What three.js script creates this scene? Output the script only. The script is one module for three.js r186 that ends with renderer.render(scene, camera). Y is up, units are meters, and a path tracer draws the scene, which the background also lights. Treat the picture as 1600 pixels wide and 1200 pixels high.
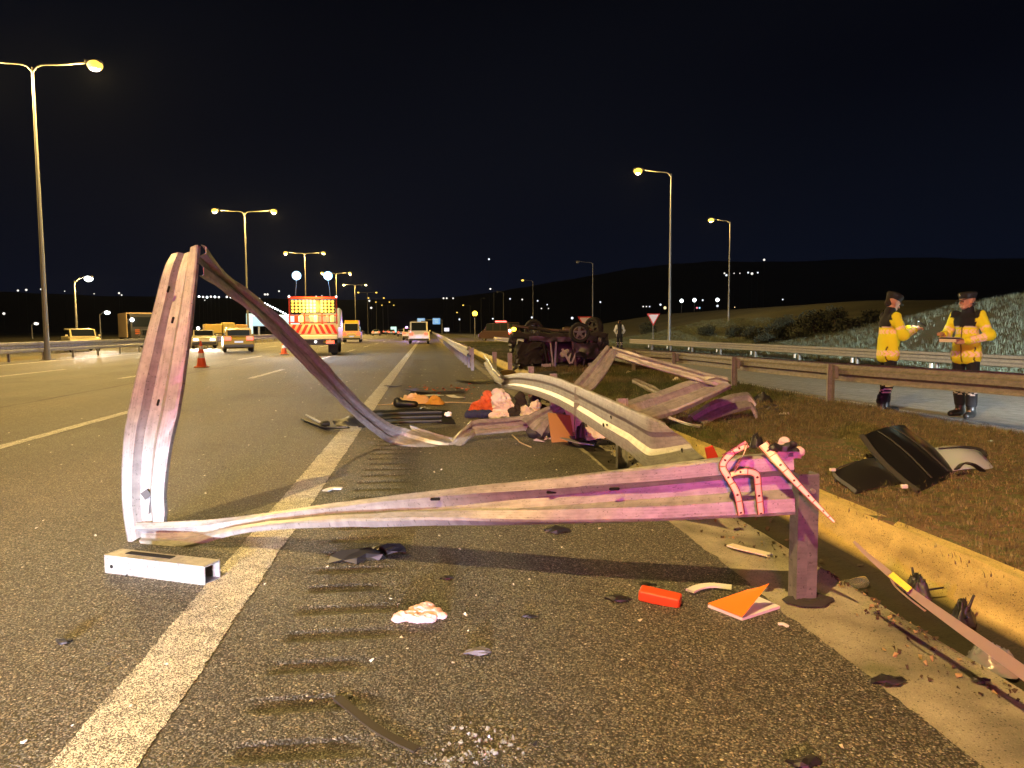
import * as THREE from 'three';
import { mergeGeometries, toCreasedNormals } from 'three/addons/utils/BufferGeometryUtils.js';
import { RoundedBoxGeometry } from 'three/addons/geometries/RoundedBoxGeometry.js';
import { MarchingCubes } from 'three/addons/objects/MarchingCubes.js';

// ---------------------------------------------------------------- camera, sky, light, exposure
const scene = new THREE.Scene();
const camera = new THREE.PerspectiveCamera(2 * Math.atan(600 / 1150) * 180 / Math.PI, 4 / 3, 0.05, 9000);
camera.position.set(0, 1.35, 0);
camera.rotation.order = 'YXZ';
camera.rotation.set(-4.2614 * Math.PI / 180, -6.508 * Math.PI / 180, -0.3 * Math.PI / 180);
camera.updateMatrixWorld(true);
scene.add(camera);

const renderer = new THREE.WebGLRenderer({ antialias: true });
renderer.toneMapping = THREE.LinearToneMapping;
renderer.toneMappingExposure = 1;
renderer.shadowMap.enabled = true;
renderer.shadowMap.type = THREE.PCFSoftShadowMap;

// night sky: nearly black overhead, navy towards the horizon, thin cloud
{
  const W = 1024, H = 512, d = new Float32Array(W * H * 4);
  for (let j = 0; j < H; j++) {
    const el = ((j + 0.5) / H - 0.5) * Math.PI;
    for (let i = 0; i < W; i++) {
      const az = (i + 0.5) / W * 2 * Math.PI, k = (j * W + i) * 4;
      const up = Math.max(0, Math.sin(el)), glow = Math.exp(-up * 5.5);
      const wave = 0.5 + 0.25 * Math.sin(az * 3 + 9 * up + 1.3) + 0.25 * Math.sin(az * 7 - 16 * up + 0.6 * Math.sin(az * 4 + up * 20));
      const c = Math.exp(-Math.pow((up - 0.32) / 0.2, 2)) * wave;
      d[k] = 0.0007 + 0.0015 * glow + 0.0012 * c;
      d[k + 1] = 0.0010 + 0.0035 * glow + 0.0014 * c;
      d[k + 2] = 0.0022 + 0.0115 * glow + 0.0020 * c;
      d[k + 3] = 1;
    }
  }
  const sky = new THREE.DataTexture(d, W, H, THREE.RGBAFormat, THREE.FloatType);
  sky.mapping = THREE.EquirectangularReflectionMapping;
  sky.magFilter = sky.minFilter = THREE.LinearFilter;
  sky.needsUpdate = true;
  scene.background = sky;
  scene.environment = sky;
}
const moon = new THREE.DirectionalLight(0xbfd0ff, 0.012);
moon.position.set(-300, 500, 200);
moon.castShadow = true;
Object.assign(moon.shadow.camera, { left: -80, right: 80, top: 80, bottom: -80, near: 1, far: 2000 });
scene.add(moon);
scene.fog = new THREE.FogExp2(0x8a93a8, 0.00004);

const SODIUM = new THREE.Color().setRGB(1, 0.65, 0.19);
const LAMP_CD = 1050, HEADLAMP_CD = 1000, BEACON_CD = 500, SLIP_CD = 4000;   // street lamp; headlamps and beacons of the emergency van behind the camera

// ---------------------------------------------------------------- helpers
let seed = 7;
const R = () => { seed |= 0; seed = seed + 0x6D2B79F5 | 0; let t = Math.imul(seed ^ seed >>> 15, 1 | seed); t = t + Math.imul(t ^ t >>> 7, 61 | t) ^ t; return ((t ^ t >>> 14) >>> 0) / 4294967296; };
const rr = (a, b) => a + (b - a) * R();
const V = (x, y, z) => new THREE.Vector3(x, y, z);
const lerp = (a, b, t) => a + (b - a) * t, clamp = (x, a, b) => Math.min(b, Math.max(a, x));
const smooth = (a, b, x) => { const t = clamp((x - a) / (b - a), 0, 1); return t * t * (3 - 2 * t); };
// a point of the place seen at photo pixel (px, py): at a given distance along the view, or on the level y = h
const sight = (px, py) => V((px - 800) / 1150, (600 - py) / 1150, -1).applyQuaternion(camera.quaternion);
const at = (px, py, d) => sight(px, py).multiplyScalar(d).add(camera.position);
const G = (px, py, h = 0) => { const r = sight(px, py); return r.multiplyScalar((h - 1.35) / r.y).add(camera.position); };

function hash(x, y, s = 0) { let h = Math.imul(x | 0, 374761393) + Math.imul(y | 0, 668265263) + Math.imul(s | 0, 1274126177); h = Math.imul(h ^ h >>> 13, 1274126177); return ((h ^ h >>> 16) >>> 0) / 4294967296; }
function vnoise(x, y, s = 0) {
  const i = Math.floor(x), j = Math.floor(y), fx = x - i, fy = y - j, u = fx * fx * (3 - 2 * fx), v = fy * fy * (3 - 2 * fy);
  return lerp(lerp(hash(i, j, s), hash(i + 1, j, s), u), lerp(hash(i, j + 1, s), hash(i + 1, j + 1, s), u), v);
}
const fbm = (x, y, s = 0, o = 4) => { let a = 0, w = 0.5, t = 0; for (let k = 0; k < o; k++) { a += w * vnoise(x, y, s + k); t += w; w *= 0.5; x *= 2.03; y *= 2.03; } return a / t; };

// textures
function tex(w, h, fill, srgb = true) {
  const d = new Uint8Array(w * h * 4);
  fill(d, w, h);
  const t = new THREE.DataTexture(d, w, h, THREE.RGBAFormat);
  t.wrapS = t.wrapT = THREE.RepeatWrapping; t.magFilter = THREE.LinearFilter; t.minFilter = THREE.LinearMipmapLinearFilter;
  t.generateMipmaps = true; if (srgb) t.colorSpace = THREE.SRGBColorSpace; t.needsUpdate = true;
  return t;
}
const S = c => Math.round(255 * (c <= 0.0031308 ? 12.92 * c : 1.055 * Math.pow(c, 1 / 2.4) - 0.055));
// stones in bitumen or mortar on a tile: returns {height, tone} arrays
function stones(N, count, rmin, rmax) {
  const hgt = new Float32Array(N * N), tone = new Float32Array(N * N).fill(-1);
  for (let k = 0; k < count; k++) {
    const cx = R() * N, cy = R() * N, r = lerp(rmin, rmax, R() * R()), e = rr(0.65, 1), an = R() * 3.14, ca = Math.cos(an), sa = Math.sin(an), tn = R(), top = rr(0.45, 1), q = Math.ceil(r) + 1;
    for (let y = -q; y <= q; y++) for (let x = -q; x <= q; x++) {
      const u = (x * ca + y * sa) / r, v = (-x * sa + y * ca) / (r * e), dd = u * u + v * v;
      if (dd > 1) continue;
      const i = ((Math.floor(cy + y) % N + N) % N) * N + (Math.floor(cx + x) % N + N) % N, hh = top * (1 - 0.6 * dd * dd);
      if (hh > hgt[i]) { hgt[i] = hh; tone[i] = tn; }
    }
  }
  return { hgt, tone };
}
const ASPH = stones(1024, 52000, 1.9, 4.9);
const asphaltMap = tex(1024, 1024, (d, w, h) => {
  for (let i = 0; i < w * h; i++) {
    const t = ASPH.tone[i], n = R();
    let v = t < 0 ? 0.026 + 0.02 * n : (0.062 + 0.3 * t * t + (t > 0.97 ? 0.2 : 0) + 0.03 * n) * (0.42 + 0.65 * ASPH.hgt[i]);
    const warm = t < 0 ? 1 : 1 + 0.25 * (hash(Math.floor(t * 4096), 3) - 0.45);
    d[i * 4] = S(v * warm); d[i * 4 + 1] = S(v * 0.98); d[i * 4 + 2] = S(v * 0.93 / warm); d[i * 4 + 3] = 255;
  }
});
const asphaltBump = tex(1024, 1024, (d, w, h) => { for (let i = 0; i < w * h; i++) { const v = ASPH.hgt[i] * 220 + R() * 30; d[i * 4] = d[i * 4 + 1] = d[i * 4 + 2] = v; d[i * 4 + 3] = 255; } }, false);
const paintMap = tex(1024, 1024, (d, w, h) => {
  for (let i = 0; i < w * h; i++) {
    const x = i % w, y = i / w | 0, worn = fbm(x / 64, y / 64, 5, 3), pit = ASPH.hgt[i] < 0.16 + 0.62 * worn;
    const v = pit ? 0.05 + 0.13 * R() : 0.68 + 0.2 * R();
    d[i * 4] = S(v); d[i * 4 + 1] = S(v * 0.97); d[i * 4 + 2] = S(v * 0.86); d[i * 4 + 3] = 255;
  }
});
const concMap = tex(1024, 1024, (d, w, h) => {
  for (let i = 0; i < w * h; i++) {
    const x = i % w, y = i / w | 0, t = ASPH.tone[i], n = fbm(x / 128, y / 128, 11, 4);
    let v = 0.15 + 0.17 * n + 0.08 * (R() - 0.5) + (t > 0.8 ? 0.05 : 0) - (t < 0.07 && t >= 0 ? 0.16 : 0);
    d[i * 4] = S(v); d[i * 4 + 1] = S(v * 0.93); d[i * 4 + 2] = S(v * 0.78); d[i * 4 + 3] = 255;
  }
});
const soilMap = tex(1024, 1024, (d, w, h) => {
  for (let i = 0; i < w * h; i++) {
    const x = i % w, y = i / w | 0, n = fbm(x / 48, y / 48, 21, 5), m = fbm(x / 12, y / 12, 31, 3), g = smooth(0.5, 0.62, n);
    const v = 0.035 + 0.075 * m + 0.03 * R();
    d[i * 4] = S(v * lerp(1.25, 0.85, g)); d[i * 4 + 1] = S(v * lerp(0.95, 1.0, g)); d[i * 4 + 2] = S(v * lerp(0.6, 0.45, g)); d[i * 4 + 3] = 255;
  }
});
const grainBump = tex(512, 512, (d, w, h) => { for (let i = 0; i < w * h; i++) { const x = i % w, y = i / w | 0, v = 255 * (0.6 * fbm(x / 16, y / 16, 41, 4) + 0.4 * R()); d[i * 4] = d[i * 4 + 1] = d[i * 4 + 2] = v; d[i * 4 + 3] = 255; } }, false);
const zincMap = tex(512, 512, (d, w, h) => {
  for (let i = 0; i < w * h; i++) {
    const x = i % w, y = i / w | 0, n = fbm(x / 26, y / 26, 51, 4), st = fbm(x / 200, y / 6, 61, 3);
    const v = 0.21 + 0.2 * n + 0.14 * (st - 0.5) + 0.04 * (R() - 0.5) - 0.16 * smooth(0.76, 0.86, fbm(x / 7, y / 5, 71, 2));
    d[i * 4] = S(v); d[i * 4 + 1] = S(v * 0.99); d[i * 4 + 2] = S(v * 0.97); d[i * 4 + 3] = 255;
  }
});

// materials
const std = (r, g, b, o = {}) => { const m = new THREE.MeshStandardMaterial({ roughness: 0.6, metalness: 0, side: THREE.DoubleSide, ...o }); m.color.setRGB(r, g, b); return m; };
const glow = (r, g, b, k = 1) => { const m = new THREE.MeshStandardMaterial({ roughness: 0.5 }); m.color.setRGB(0.3, 0.3, 0.3); m.emissive.setRGB(r, g, b); m.emissiveIntensity = k; return m; };
const M = {
  asphalt: std(1, 1, 1, { map: asphaltMap, bumpMap: asphaltBump, bumpScale: 0.006, roughness: 0.72, vertexColors: true }),
  paint: std(1, 1, 1, { map: paintMap, bumpMap: asphaltBump, bumpScale: 0.002, roughness: 0.65 }),
  concrete: std(1, 1, 1, { map: concMap, bumpMap: grainBump, bumpScale: 0.006, roughness: 0.9, vertexColors: true }),
  soil: std(1, 1, 1, { map: soilMap, bumpMap: grainBump, bumpScale: 0.03, roughness: 1, vertexColors: true }),
  zinc: std(1, 1, 1, { map: zincMap, metalness: 0.3, roughness: 0.48 }),
  zincOld: std(0.72, 0.68, 0.6, { map: zincMap, metalness: 0.25, roughness: 0.6 }),
  pole: std(0.2, 0.2, 0.19, { metalness: 0.4, roughness: 0.5 }),
  black: std(0.018, 0.018, 0.02, { roughness: 0.45 }), rubber: std(0.02, 0.02, 0.02, { roughness: 0.85 }),
  dark: std(0.05, 0.048, 0.05, { roughness: 0.6 }), glass: std(0.02, 0.025, 0.03, { roughness: 0.08 }),
  white: std(0.75, 0.75, 0.73), steel: std(0.4, 0.4, 0.4, { metalness: 0.7, roughness: 0.4 }), hole: std(0.006, 0.006, 0.006, { roughness: 1 }),
  rust: std(0.16, 0.085, 0.05, { metalness: 0.2, roughness: 0.8 }),
  red: std(0.6, 0.04, 0.03), orange: std(0.75, 0.16, 0.02), yellow: std(0.75, 0.5, 0.03),
  sodium: glow(1, 0.62, 0.07, 1.9), sodiumFar: glow(1, 0.64, 0.1, 1.8), whiteLamp: glow(0.9, 1, 1, 7), farWhite: glow(1, 0.95, 0.85, 2.2), tail: glow(1.5, 0.06, 0.03, 2), head: glow(1, 0.97, 0.9, 7),
  blueLamp: glow(0.3, 0.7, 1, 3.6), amber: glow(1, 0.5, 0.02, 1.9), plate: glow(0.5, 0.6, 0.8, 0.8), magenta: glow(0.8, 0.2, 1, 4),
};

// geometry
const put = (g, x = 0, y = 0, z = 0, rx = 0, ry = 0, rz = 0) => g.applyMatrix4(new THREE.Matrix4().compose(V(x, y, z), new THREE.Quaternion().setFromEuler(new THREE.Euler(rx, ry, rz)), V(1, 1, 1)));
const bx = (w, h, d, x, y, z, rx, ry, rz) => put(new THREE.BoxGeometry(w, h, d), x, y, z, rx, ry, rz);
const rb = (w, h, d, r, x, y, z, rx, ry, rz) => put(new RoundedBoxGeometry(w, h, d, 2, r), x, y, z, rx, ry, rz);
const cy = (r1, r2, h, x, y, z, rx, ry, rz, n = 14) => put(new THREE.CylinderGeometry(r1, r2, h, n), x, y, z, rx, ry, rz);
const sp = (r, x, y, z, sx = 1, sy = 1, sz = 1, n = 12) => put(new THREE.SphereGeometry(r, n, Math.max(6, n * 0.7 | 0)).scale(sx, sy, sz), x, y, z);
const tb = (pts, r, n = 24, rad = 7) => new THREE.TubeGeometry(new THREE.CatmullRomCurve3(pts), n, r, rad);
function bar(p, q, r0, r1 = r0, n = 8) {
  const d = q.clone().sub(p), g = new THREE.CylinderGeometry(r1, r0, d.length(), n);
  return g.applyMatrix4(new THREE.Matrix4().compose(p.clone().add(q).multiplyScalar(0.5), new THREE.Quaternion().setFromUnitVectors(V(0, 1, 0), d.clone().normalize()), V(1, 1, 1)));
}
function extrude(pts, depth, bevel = 0.02) {   // outline in x, y; thickness along z, centred
  const s = new THREE.Shape(pts.map(p => new THREE.Vector2(p[0], p[1])));
  const g = new THREE.ExtrudeGeometry(s, { depth: depth - 2 * bevel, bevelEnabled: bevel > 0, bevelSize: bevel, bevelThickness: bevel, bevelOffset: -bevel, bevelSegments: 2, curveSegments: 6 });
  return g.translate(0, 0, -depth / 2 + bevel);
}
function rawGeo(pos, uv, idx, col) {
  const g = new THREE.BufferGeometry();
  g.setAttribute('position', new THREE.Float32BufferAttribute(pos, 3));
  g.setAttribute('uv', new THREE.Float32BufferAttribute(uv, 2));
  if (col) g.setAttribute('color', new THREE.Float32BufferAttribute(col, 3));
  g.setIndex(idx); g.computeVertexNormals();
  return g;
}
function merged(list) {
  if (!Array.isArray(list)) list = [list];
  const col = list.every(g => g.attributes.color);
  const gs = list.map(g => {
    g = g.index ? g.toNonIndexed() : g;
    if (!g.attributes.normal) g.computeVertexNormals();
    if (!g.attributes.uv) g.setAttribute('uv', new THREE.BufferAttribute(new Float32Array(g.attributes.position.count * 2), 2));
    for (const k of Object.keys(g.attributes)) if (!['position', 'normal', 'uv'].includes(k) && !(k === 'color' && col)) g.deleteAttribute(k);
    return g;
  });
  return gs.length > 1 ? mergeGeometries(gs) : gs[0];
}
const names = {};
function numbered(n) { const k = names[n] = (names[n] ?? -1) + 1; return k ? `${n}_${String(k).padStart(3, '0')}` : n; }
function part(name, geos, mat, parent, label) {
  const m = new THREE.Mesh(merged(geos), mat);
  m.name = parent === scene ? numbered(name) : name; m.castShadow = m.receiveShadow = true;
  if (label) m.userData.label = label;
  parent.add(m);
  return m;
}
function tag(o, label, category, group) { o.userData.label = label; o.userData.category = category; if (group) o.userData.group = group; return o; }
function thing(name, label, category, p = V(0, 0, 0), turn = 0, group) {
  const o = new THREE.Group(); o.name = numbered(name); o.position.copy(p); o.rotation.y = turn; scene.add(o);
  return tag(o, label, category, group);
}
const structure = (name, geos, mat) => { const m = part(name, geos, mat, scene); m.userData.kind = 'structure'; return m; };
const piece = (name, geos, mat, label, category, group) => tag(part(name, geos, mat, scene), label, category, group);   // a thing that is one mesh
function dup(o, p, turn, label) { const c = o.clone(); c.name = numbered(o.name.replace(/_\d{3}$/, '')); c.position.copy(p); c.rotation.y = turn; if (label) c.userData.label = label; scene.add(c); return c; }
function pointLamp(parent, p, color, cd, radius = 4) {
  const l = new THREE.PointLight(color, cd, 0, 2); l.position.copy(p); l.castShadow = true; l.shadow.radius = radius; parent.add(l); return l;
}
// a sheet on a grid of x and z values; y(x, z), tint(x, z); uv in metres over s
function sheet(xs, zs, y, s = 2, tint) {
  const pos = [], uv = [], col = [], idx = [], n = xs.length;
  for (const z of zs) for (const x0 of xs) { const x = typeof x0 === 'function' ? x0(z) : x0; pos.push(x, y(x, z), z); uv.push(x / s, z / s); if (tint) { const t = tint(x, z); t.length ? col.push(...t) : col.push(t, t, t); } }
  for (let j = 0; j + 1 < zs.length; j++) for (let i = 0; i + 1 < n; i++) { const a = j * n + i; idx.push(a, a + n, a + 1, a + 1, a + n, a + n + 1); }
  const g = rawGeo(pos, uv, idx, tint && col);
  if (g.attributes.normal.getY(0) < 0) { const ix = g.index.array; for (let i = 0; i < ix.length; i += 3) { const t = ix[i]; ix[i] = ix[i + 1]; ix[i + 1] = t; } g.computeVertexNormals(); }
  return g;
}
const steps = (a, b, n) => Array.from({ length: n + 1 }, (_, i) => lerp(a, b, i / n));
const far = (a, b, n, p = 2.2) => Array.from({ length: n + 1 }, (_, i) => a + (b - a) * Math.pow(i / n, p));
const range = (a, b, st) => { const o = [], k = Math.sign(b - a) * Math.abs(st); for (let i = 0; Math.abs(i * k) < Math.abs(b - a) - 1e-6; i++) o.push(a + i * k); o.push(b); return o; };

// steel W-beam: stations [top point, bottom point]; the ridges stand towards tangent x down times flip
const WP = [[0, 0.3], [0.02, 0.85], [0.06, 1], [0.27, 1], [0.38, 0.06], [0.6, 0.06], [0.72, 1], [0.93, 1], [0.98, 0.85], [1, 0.3]];
function wbeam(st, { flip = 1, sub = 8, depth = 0.065, dent = 0, s = 1, tension = 0.5 } = {}) {
  const ct = new THREE.CatmullRomCurve3(st.map(a => a[0]), false, 'catmullrom', tension), cb = new THREE.CatmullRomCurve3(st.map(a => a[1]), false, 'catmullrom', tension);
  const N = (st.length - 1) * sub, ds = st.map(a => a[2] ?? 1), T = [], B = [], D = [];
  for (let i = 0; i <= N; i++) { T.push(ct.getPoint(i / N)); B.push(cb.getPoint(i / N)); const f = i / N * (st.length - 1), k = Math.min(st.length - 2, Math.floor(f)); D.push(lerp(ds[k], ds[k + 1], f - k)); }
  const pos = [], uv = [], idx = [], K = WP.length; let len = 0;
  for (let i = 0; i <= N; i++) {
    const a = T[Math.max(0, i - 1)].clone().add(B[Math.max(0, i - 1)]), b = T[Math.min(N, i + 1)].clone().add(B[Math.min(N, i + 1)]);
    const u = B[i].clone().sub(T[i]), n = b.sub(a).cross(u).normalize().multiplyScalar(flip);
    if (i) len += T[i].clone().add(B[i]).sub(T[i - 1]).sub(B[i - 1]).length() / 2;
    for (const back of [0, 1]) WP.forEach(([q, w]) => {
      const dn = dent ? dent * (fbm(len * 7 + s * 9, q * 4 + s, s, 3) - 0.5) * 2 : 0;
      const p = T[i].clone().addScaledVector(u, q).addScaledVector(n, w * depth * D[i] + dn - back * 0.005);
      pos.push(p.x, p.y, p.z); uv.push(len / 0.8, q * 0.45 + back * 0.5);
    });
  }
  const at2 = (i, back, k) => i * 2 * K + back * K + k;
  const quad = (a, b, c, d) => idx.push(a, b, c, a, c, d);
  for (let i = 0; i < N; i++) {
    for (let k = 0; k < K - 1; k++) { quad(at2(i, 0, k), at2(i + 1, 0, k), at2(i + 1, 0, k + 1), at2(i, 0, k + 1)); quad(at2(i, 1, k), at2(i, 1, k + 1), at2(i + 1, 1, k + 1), at2(i + 1, 1, k)); }
    quad(at2(i, 0, 0), at2(i, 1, 0), at2(i + 1, 1, 0), at2(i + 1, 0, 0)); quad(at2(i, 0, K - 1), at2(i + 1, 0, K - 1), at2(i + 1, 1, K - 1), at2(i, 1, K - 1));
  }
  for (const i of [0, N]) for (let k = 0; k < K - 1; k++) quad(at2(i, 0, k), at2(i, 0, k + 1), at2(i, 1, k + 1), at2(i, 1, k));
  return toCreasedNormals(rawGeo(pos, uv, idx), 0.42);
}
const st2 = (t, b, d, d2 = d, k) => [at(t[0], t[1], d), at(b[0], b[1], d2), k];    // a station from two pixels

// ---------------------------------------------------------------- ground, roads, channel
const bank = (x, z) => {                                   // grass embankment right of the slip road
  const near = smooth(15.3, 26, x) * 3.0 * smooth(-52, -24, z);
  const back = 0.8 * smooth(20, 48, x) * 5.4 * smooth(-40, -75, z) * smooth(-230, -130, z);
  return near + back;
};
const verge = (x, z) => 0.03 + 0.05 * (fbm(x * 1.3, z * 1.3, 3, 3) - 0.4) + 0.05 * smooth(3.0, 4.6, x);
let hillY;
function groundY(x, z) {
  if (x < -39) return -0.05 + smooth(-39, -60, x) * 0.5 * fbm(x / 20, z / 20, 9, 3);
  if (x < 3.02) return -0.42;
  if (x < 7.3) return verge(x, z) - 0.2 * smooth(6.9, 7.3, x);
  if (x < 14.3) return -0.22;
  return -0.12 + bank(x, z) + 0.25 * smooth(14.6, 16.4, x) * (fbm(x / 1.7, z / 1.7, 17, 4) - 0.4);
}
{
  const xs = [-4000, -2000, -900, -400, -200, -120, -80, -60, -48, -39.2, -39, -20, 0, 3.0, 3.03, ...range(3.3, 7.1, 0.22), 7.22, 7.31, 10, 14.2, 14.31, ...range(14.8, 30, 0.6), ...range(32, 60, 3), 80, 120, 200, 400, 900, 2000, 4000];
  const zs = [60, 30, 15, 8, 4, ...range(2, -24, 0.3), ...range(-25, -70, 1.2), ...range(-74, -160, 5), -180, -220, -280, -360, -500, -800, -1400, -2400, -4000];
  structure('ground', sheet(xs, zs, groundY, 1.6, (x, z) => {
    const n = fbm(x / 1.4, z / 1.4, 77, 4), k = 0.55 + 0.8 * n, g = smooth(0.42, 0.58, fbm(x / 2.2 + 9, z / 2.2, 78, 3)) * smooth(-5.5, -10, z);
    return x > 14.4 ? [k * 0.9, k * 1.0, k * 0.8] : [k * 1.45 * lerp(1.1, 0.85, g), k * 1.45 * lerp(1.0, 1.0, g), k * 1.45 * lerp(0.85, 0.65, g)];
  }), M.soil);
}
// highway: lanes, then the hard shoulder with milled rumble grooves
const tint = (x, z) => {
  const a = 0.84 + 0.42 * fbm(x * 0.7, z * 0.25, 91, 4), wheel = 0.92 + 0.08 * Math.cos((x + 1.1) * 3.25), sk = x < -1.4 ? 1 : 0.94;
  const brown = fbm(x * 0.55 + 7, z * 0.4, 92, 3), stain = smooth(0.62, 0.74, fbm(x * 1.1 + 3, z * 0.7, 93, 4)), k = a * wheel * sk * (1 - 0.28 * stain);
  return [k * (1.02 + 0.25 * (brown - 0.4)), k, k * (0.9 - 0.2 * (brown - 0.4))];
};
const edgeX = z => 1.68 + 0.05 * (fbm(z * 1.7, 1, 95, 3) - 0.5) + 0.03 * (fbm(z * 9, 2, 96, 2) - 0.5);
structure('highway', sheet([...range(-19.0, -0.78, 0.38)], [...range(14, -30, 0.5), ...range(-32, -90, 2), ...far(-95, -1500, 24)], () => 0, 1.5, tint), M.asphalt);
const RUMBLE = range(-1.9, -34, 0.3);
const grooveY = (x, z) => {
  const gi = Math.floor((z + 1.9) / 0.3), sx = smooth(-0.65, -0.62, x + 0.03 * (hash(gi, 1) - 0.5)) * (1 - smooth(-0.26, -0.14, x + 0.16 * (hash(gi, 2) - 0.5)));
  if (sx <= 0) return 0;
  const f = ((z + 1.9) % 0.3 + 0.3) % 0.3, w = Math.abs(f - 0.15) / 0.055;
  return w < 1 ? -0.012 * sx * Math.sqrt(1 - w * w) : 0;
};
{
  const xs = [-0.78, -0.66, -0.62, -0.58, -0.5, -0.35, -0.22, -0.19, -0.15, 0.1, 0.5, 0.9, 1.3, 1.5, edgeX];
  const zs = [14, 6, 2, ...range(0, -1.75, 0.05), ...range(-1.7625, -9, 0.0125), ...range(-9.02, -16, 0.025), ...range(-16.05, -34, 0.05), ...range(-36, -90, 2), ...far(-95, -1500, 24)];
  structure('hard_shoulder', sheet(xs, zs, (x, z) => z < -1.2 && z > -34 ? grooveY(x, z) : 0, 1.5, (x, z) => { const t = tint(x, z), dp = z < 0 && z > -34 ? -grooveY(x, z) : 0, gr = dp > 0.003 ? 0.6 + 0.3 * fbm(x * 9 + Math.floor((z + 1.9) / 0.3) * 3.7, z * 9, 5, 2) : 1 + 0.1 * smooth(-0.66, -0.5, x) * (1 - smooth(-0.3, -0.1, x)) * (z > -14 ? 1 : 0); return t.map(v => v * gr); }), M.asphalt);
}
// painted lines
const strip = (x, w, z0, z1) => sheet([xx => x - w / 2 + 0.02 * (fbm(xx * 45, x, 97, 2) - 0.5) + 0.01 * vnoise(xx * 4, x, 7), xx => x + w / 2 + 0.02 * (fbm(xx * 45, x + 5, 98, 2) - 0.5) + 0.01 * vnoise(xx * 4, x, 8)], Math.abs(z1 - z0) > 40 ? [...range(z0, -1.6, 0.3), ...range(-1.612, -12, 0.012), ...range(-12.2, -40, 0.3), ...far(-41, z1, 20)] : range(z0, z1, -0.25), () => 0.004, 0.9);
structure('edge_line', strip(-1.055, 0.27, 2, -900), M.paint);
structure('edge_line', strip(-17.15, 0.24, 2, -900), M.paint);
for (const [x, z0, len, period] of [[-5.0, -8.9, 4.8, 12.5], [-8.75, -8.9, 5, 13.2], [-12.9, -22.9, 5, 12.5]])
  for (let k = x === -8.75 ? 1 : 0; k < 12; k++) structure('lane_dash', strip(x, 0.17, z0 - k * period, z0 - k * period - len), M.paint);
structure('tar_seam', sheet([z => -7.62 + 0.02 * Math.sin(z * 2), z => -7.55 + 0.02 * Math.sin(z * 2.3)], range(-8, -34, 0.4), () => 0.003, 0.9, () => 0.22), M.asphalt);
// opposite carriageway, slip road
structure('opposite_carriageway', sheet([-39, -34, -30, -26, -21.2], [14, ...range(0, -100, 5), ...far(-110, -1500, 20)], () => 0, 1.5, tint), M.asphalt);
structure('median_strip', sheet([-21.2, -20.4, -19.7, -19.0], [14, ...range(0, -100, 3), ...far(-110, -1500, 20)], (x, z) => x < -19.1 && x > -21 ? 0.1 + 0.04 * vnoise(x * 3, z) : -0.004, 1.5, (x, z) => { const k = 0.9 + 0.8 * vnoise(x, z * 0.7, 4); return [k, k * 0.95, k * 0.7]; }), M.soil);
const slipTint = (x, z) => { const k = 0.95 + 0.5 * fbm(x * 0.8, z * 0.5, 101, 4); return [k * 0.92, k, k * 1.15]; };
structure('slip_road', sheet([7.3, 7.32, 8.5, 10, 12, 14.2, 14.25], [14, 6, ...range(2, -80, 1), ...far(-85, -600, 20)], (x, z) => x < 7.31 || x > 14.22 ? -0.21 : -0.1, 1.1, slipTint), M.concrete);
structure('edge_line', sheet([8.12, 8.28], [2, ...range(0, -70, 0.5), -90, -130], () => -0.096, 0.9), M.paint);
structure('edge_line', sheet([13.5, 13.64], [2, ...range(0, -70, 0.5), -90, -130], () => -0.096, 0.9), M.paint);
// concrete strip, drainage channel with sloping far side
const stripTint = (x, z) => { const k = 1.05 + 0.5 * fbm(x * 2, z * 1.2, 105, 4) - 0.75 * smooth(0.52, 0.72, fbm(x * 5, z * 3, 106, 3)); return [k, k * 0.98, k * 0.9]; };
const CZ = [14, 6, 2, ...range(0, -26, 0.12), ...range(-27, -90, 2.5), -110, -150, -220, -400];
structure('concrete_strip', sheet([1.5, 1.62, 1.75, 1.9, 2.05, z => 2.19 + 0.02 * (fbm(z * 2, 4, 107, 3) - 0.5)], CZ, (x, z) => -0.006 + 0.012 * (fbm(x * 6, z * 6, 108, 3) - 0.5) * smooth(1.66, 1.8, x), 1.1, stripTint), M.concrete);
const chan = [[2.18, -0.004], [2.22, -0.05], [2.3, -0.2], [2.5, -0.23], [2.86, -0.21], [2.93, -0.17], [2.97, -0.08], [3.01, 0.02], [3.035, 0.05], [3.12, 0.055], [3.13, -0.05]];
{
  const pos = [], uv = [], col = [], idx = [], n = chan.length;
  CZ.forEach((z, j) => chan.forEach(([x, y], i) => {
    const w = 0.014 * (fbm(z * 1.1, i * 0.3, 111, 3) - 0.5) * (i > 4 ? 1 : 0.4), dirtAndLight = i >= 1 && i <= 4 ? 0.14 : 2.3 - 0.8 * smooth(0.5, 0.72, fbm(z * 1.3, i * 0.5, 112, 4));
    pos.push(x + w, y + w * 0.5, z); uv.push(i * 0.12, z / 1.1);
    col.push(dirtAndLight * (i > 4 ? 1.0 : 0.8), dirtAndLight * (i > 4 ? 0.86 : 0.75), dirtAndLight * (i > 4 ? 0.38 : 0.6));  // golden lamp light is put into the far wall tint; the bottom is dark
    if (j && i) { const a = (j - 1) * n + i - 1; idx.push(a, a + 1, a + n, a + 1, a + n + 1, a + n); }
  }));
  structure('drainage_channel', toCreasedNormals(rawGeo(pos, uv, idx, col), 0.7), M.concrete);
}
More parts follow.
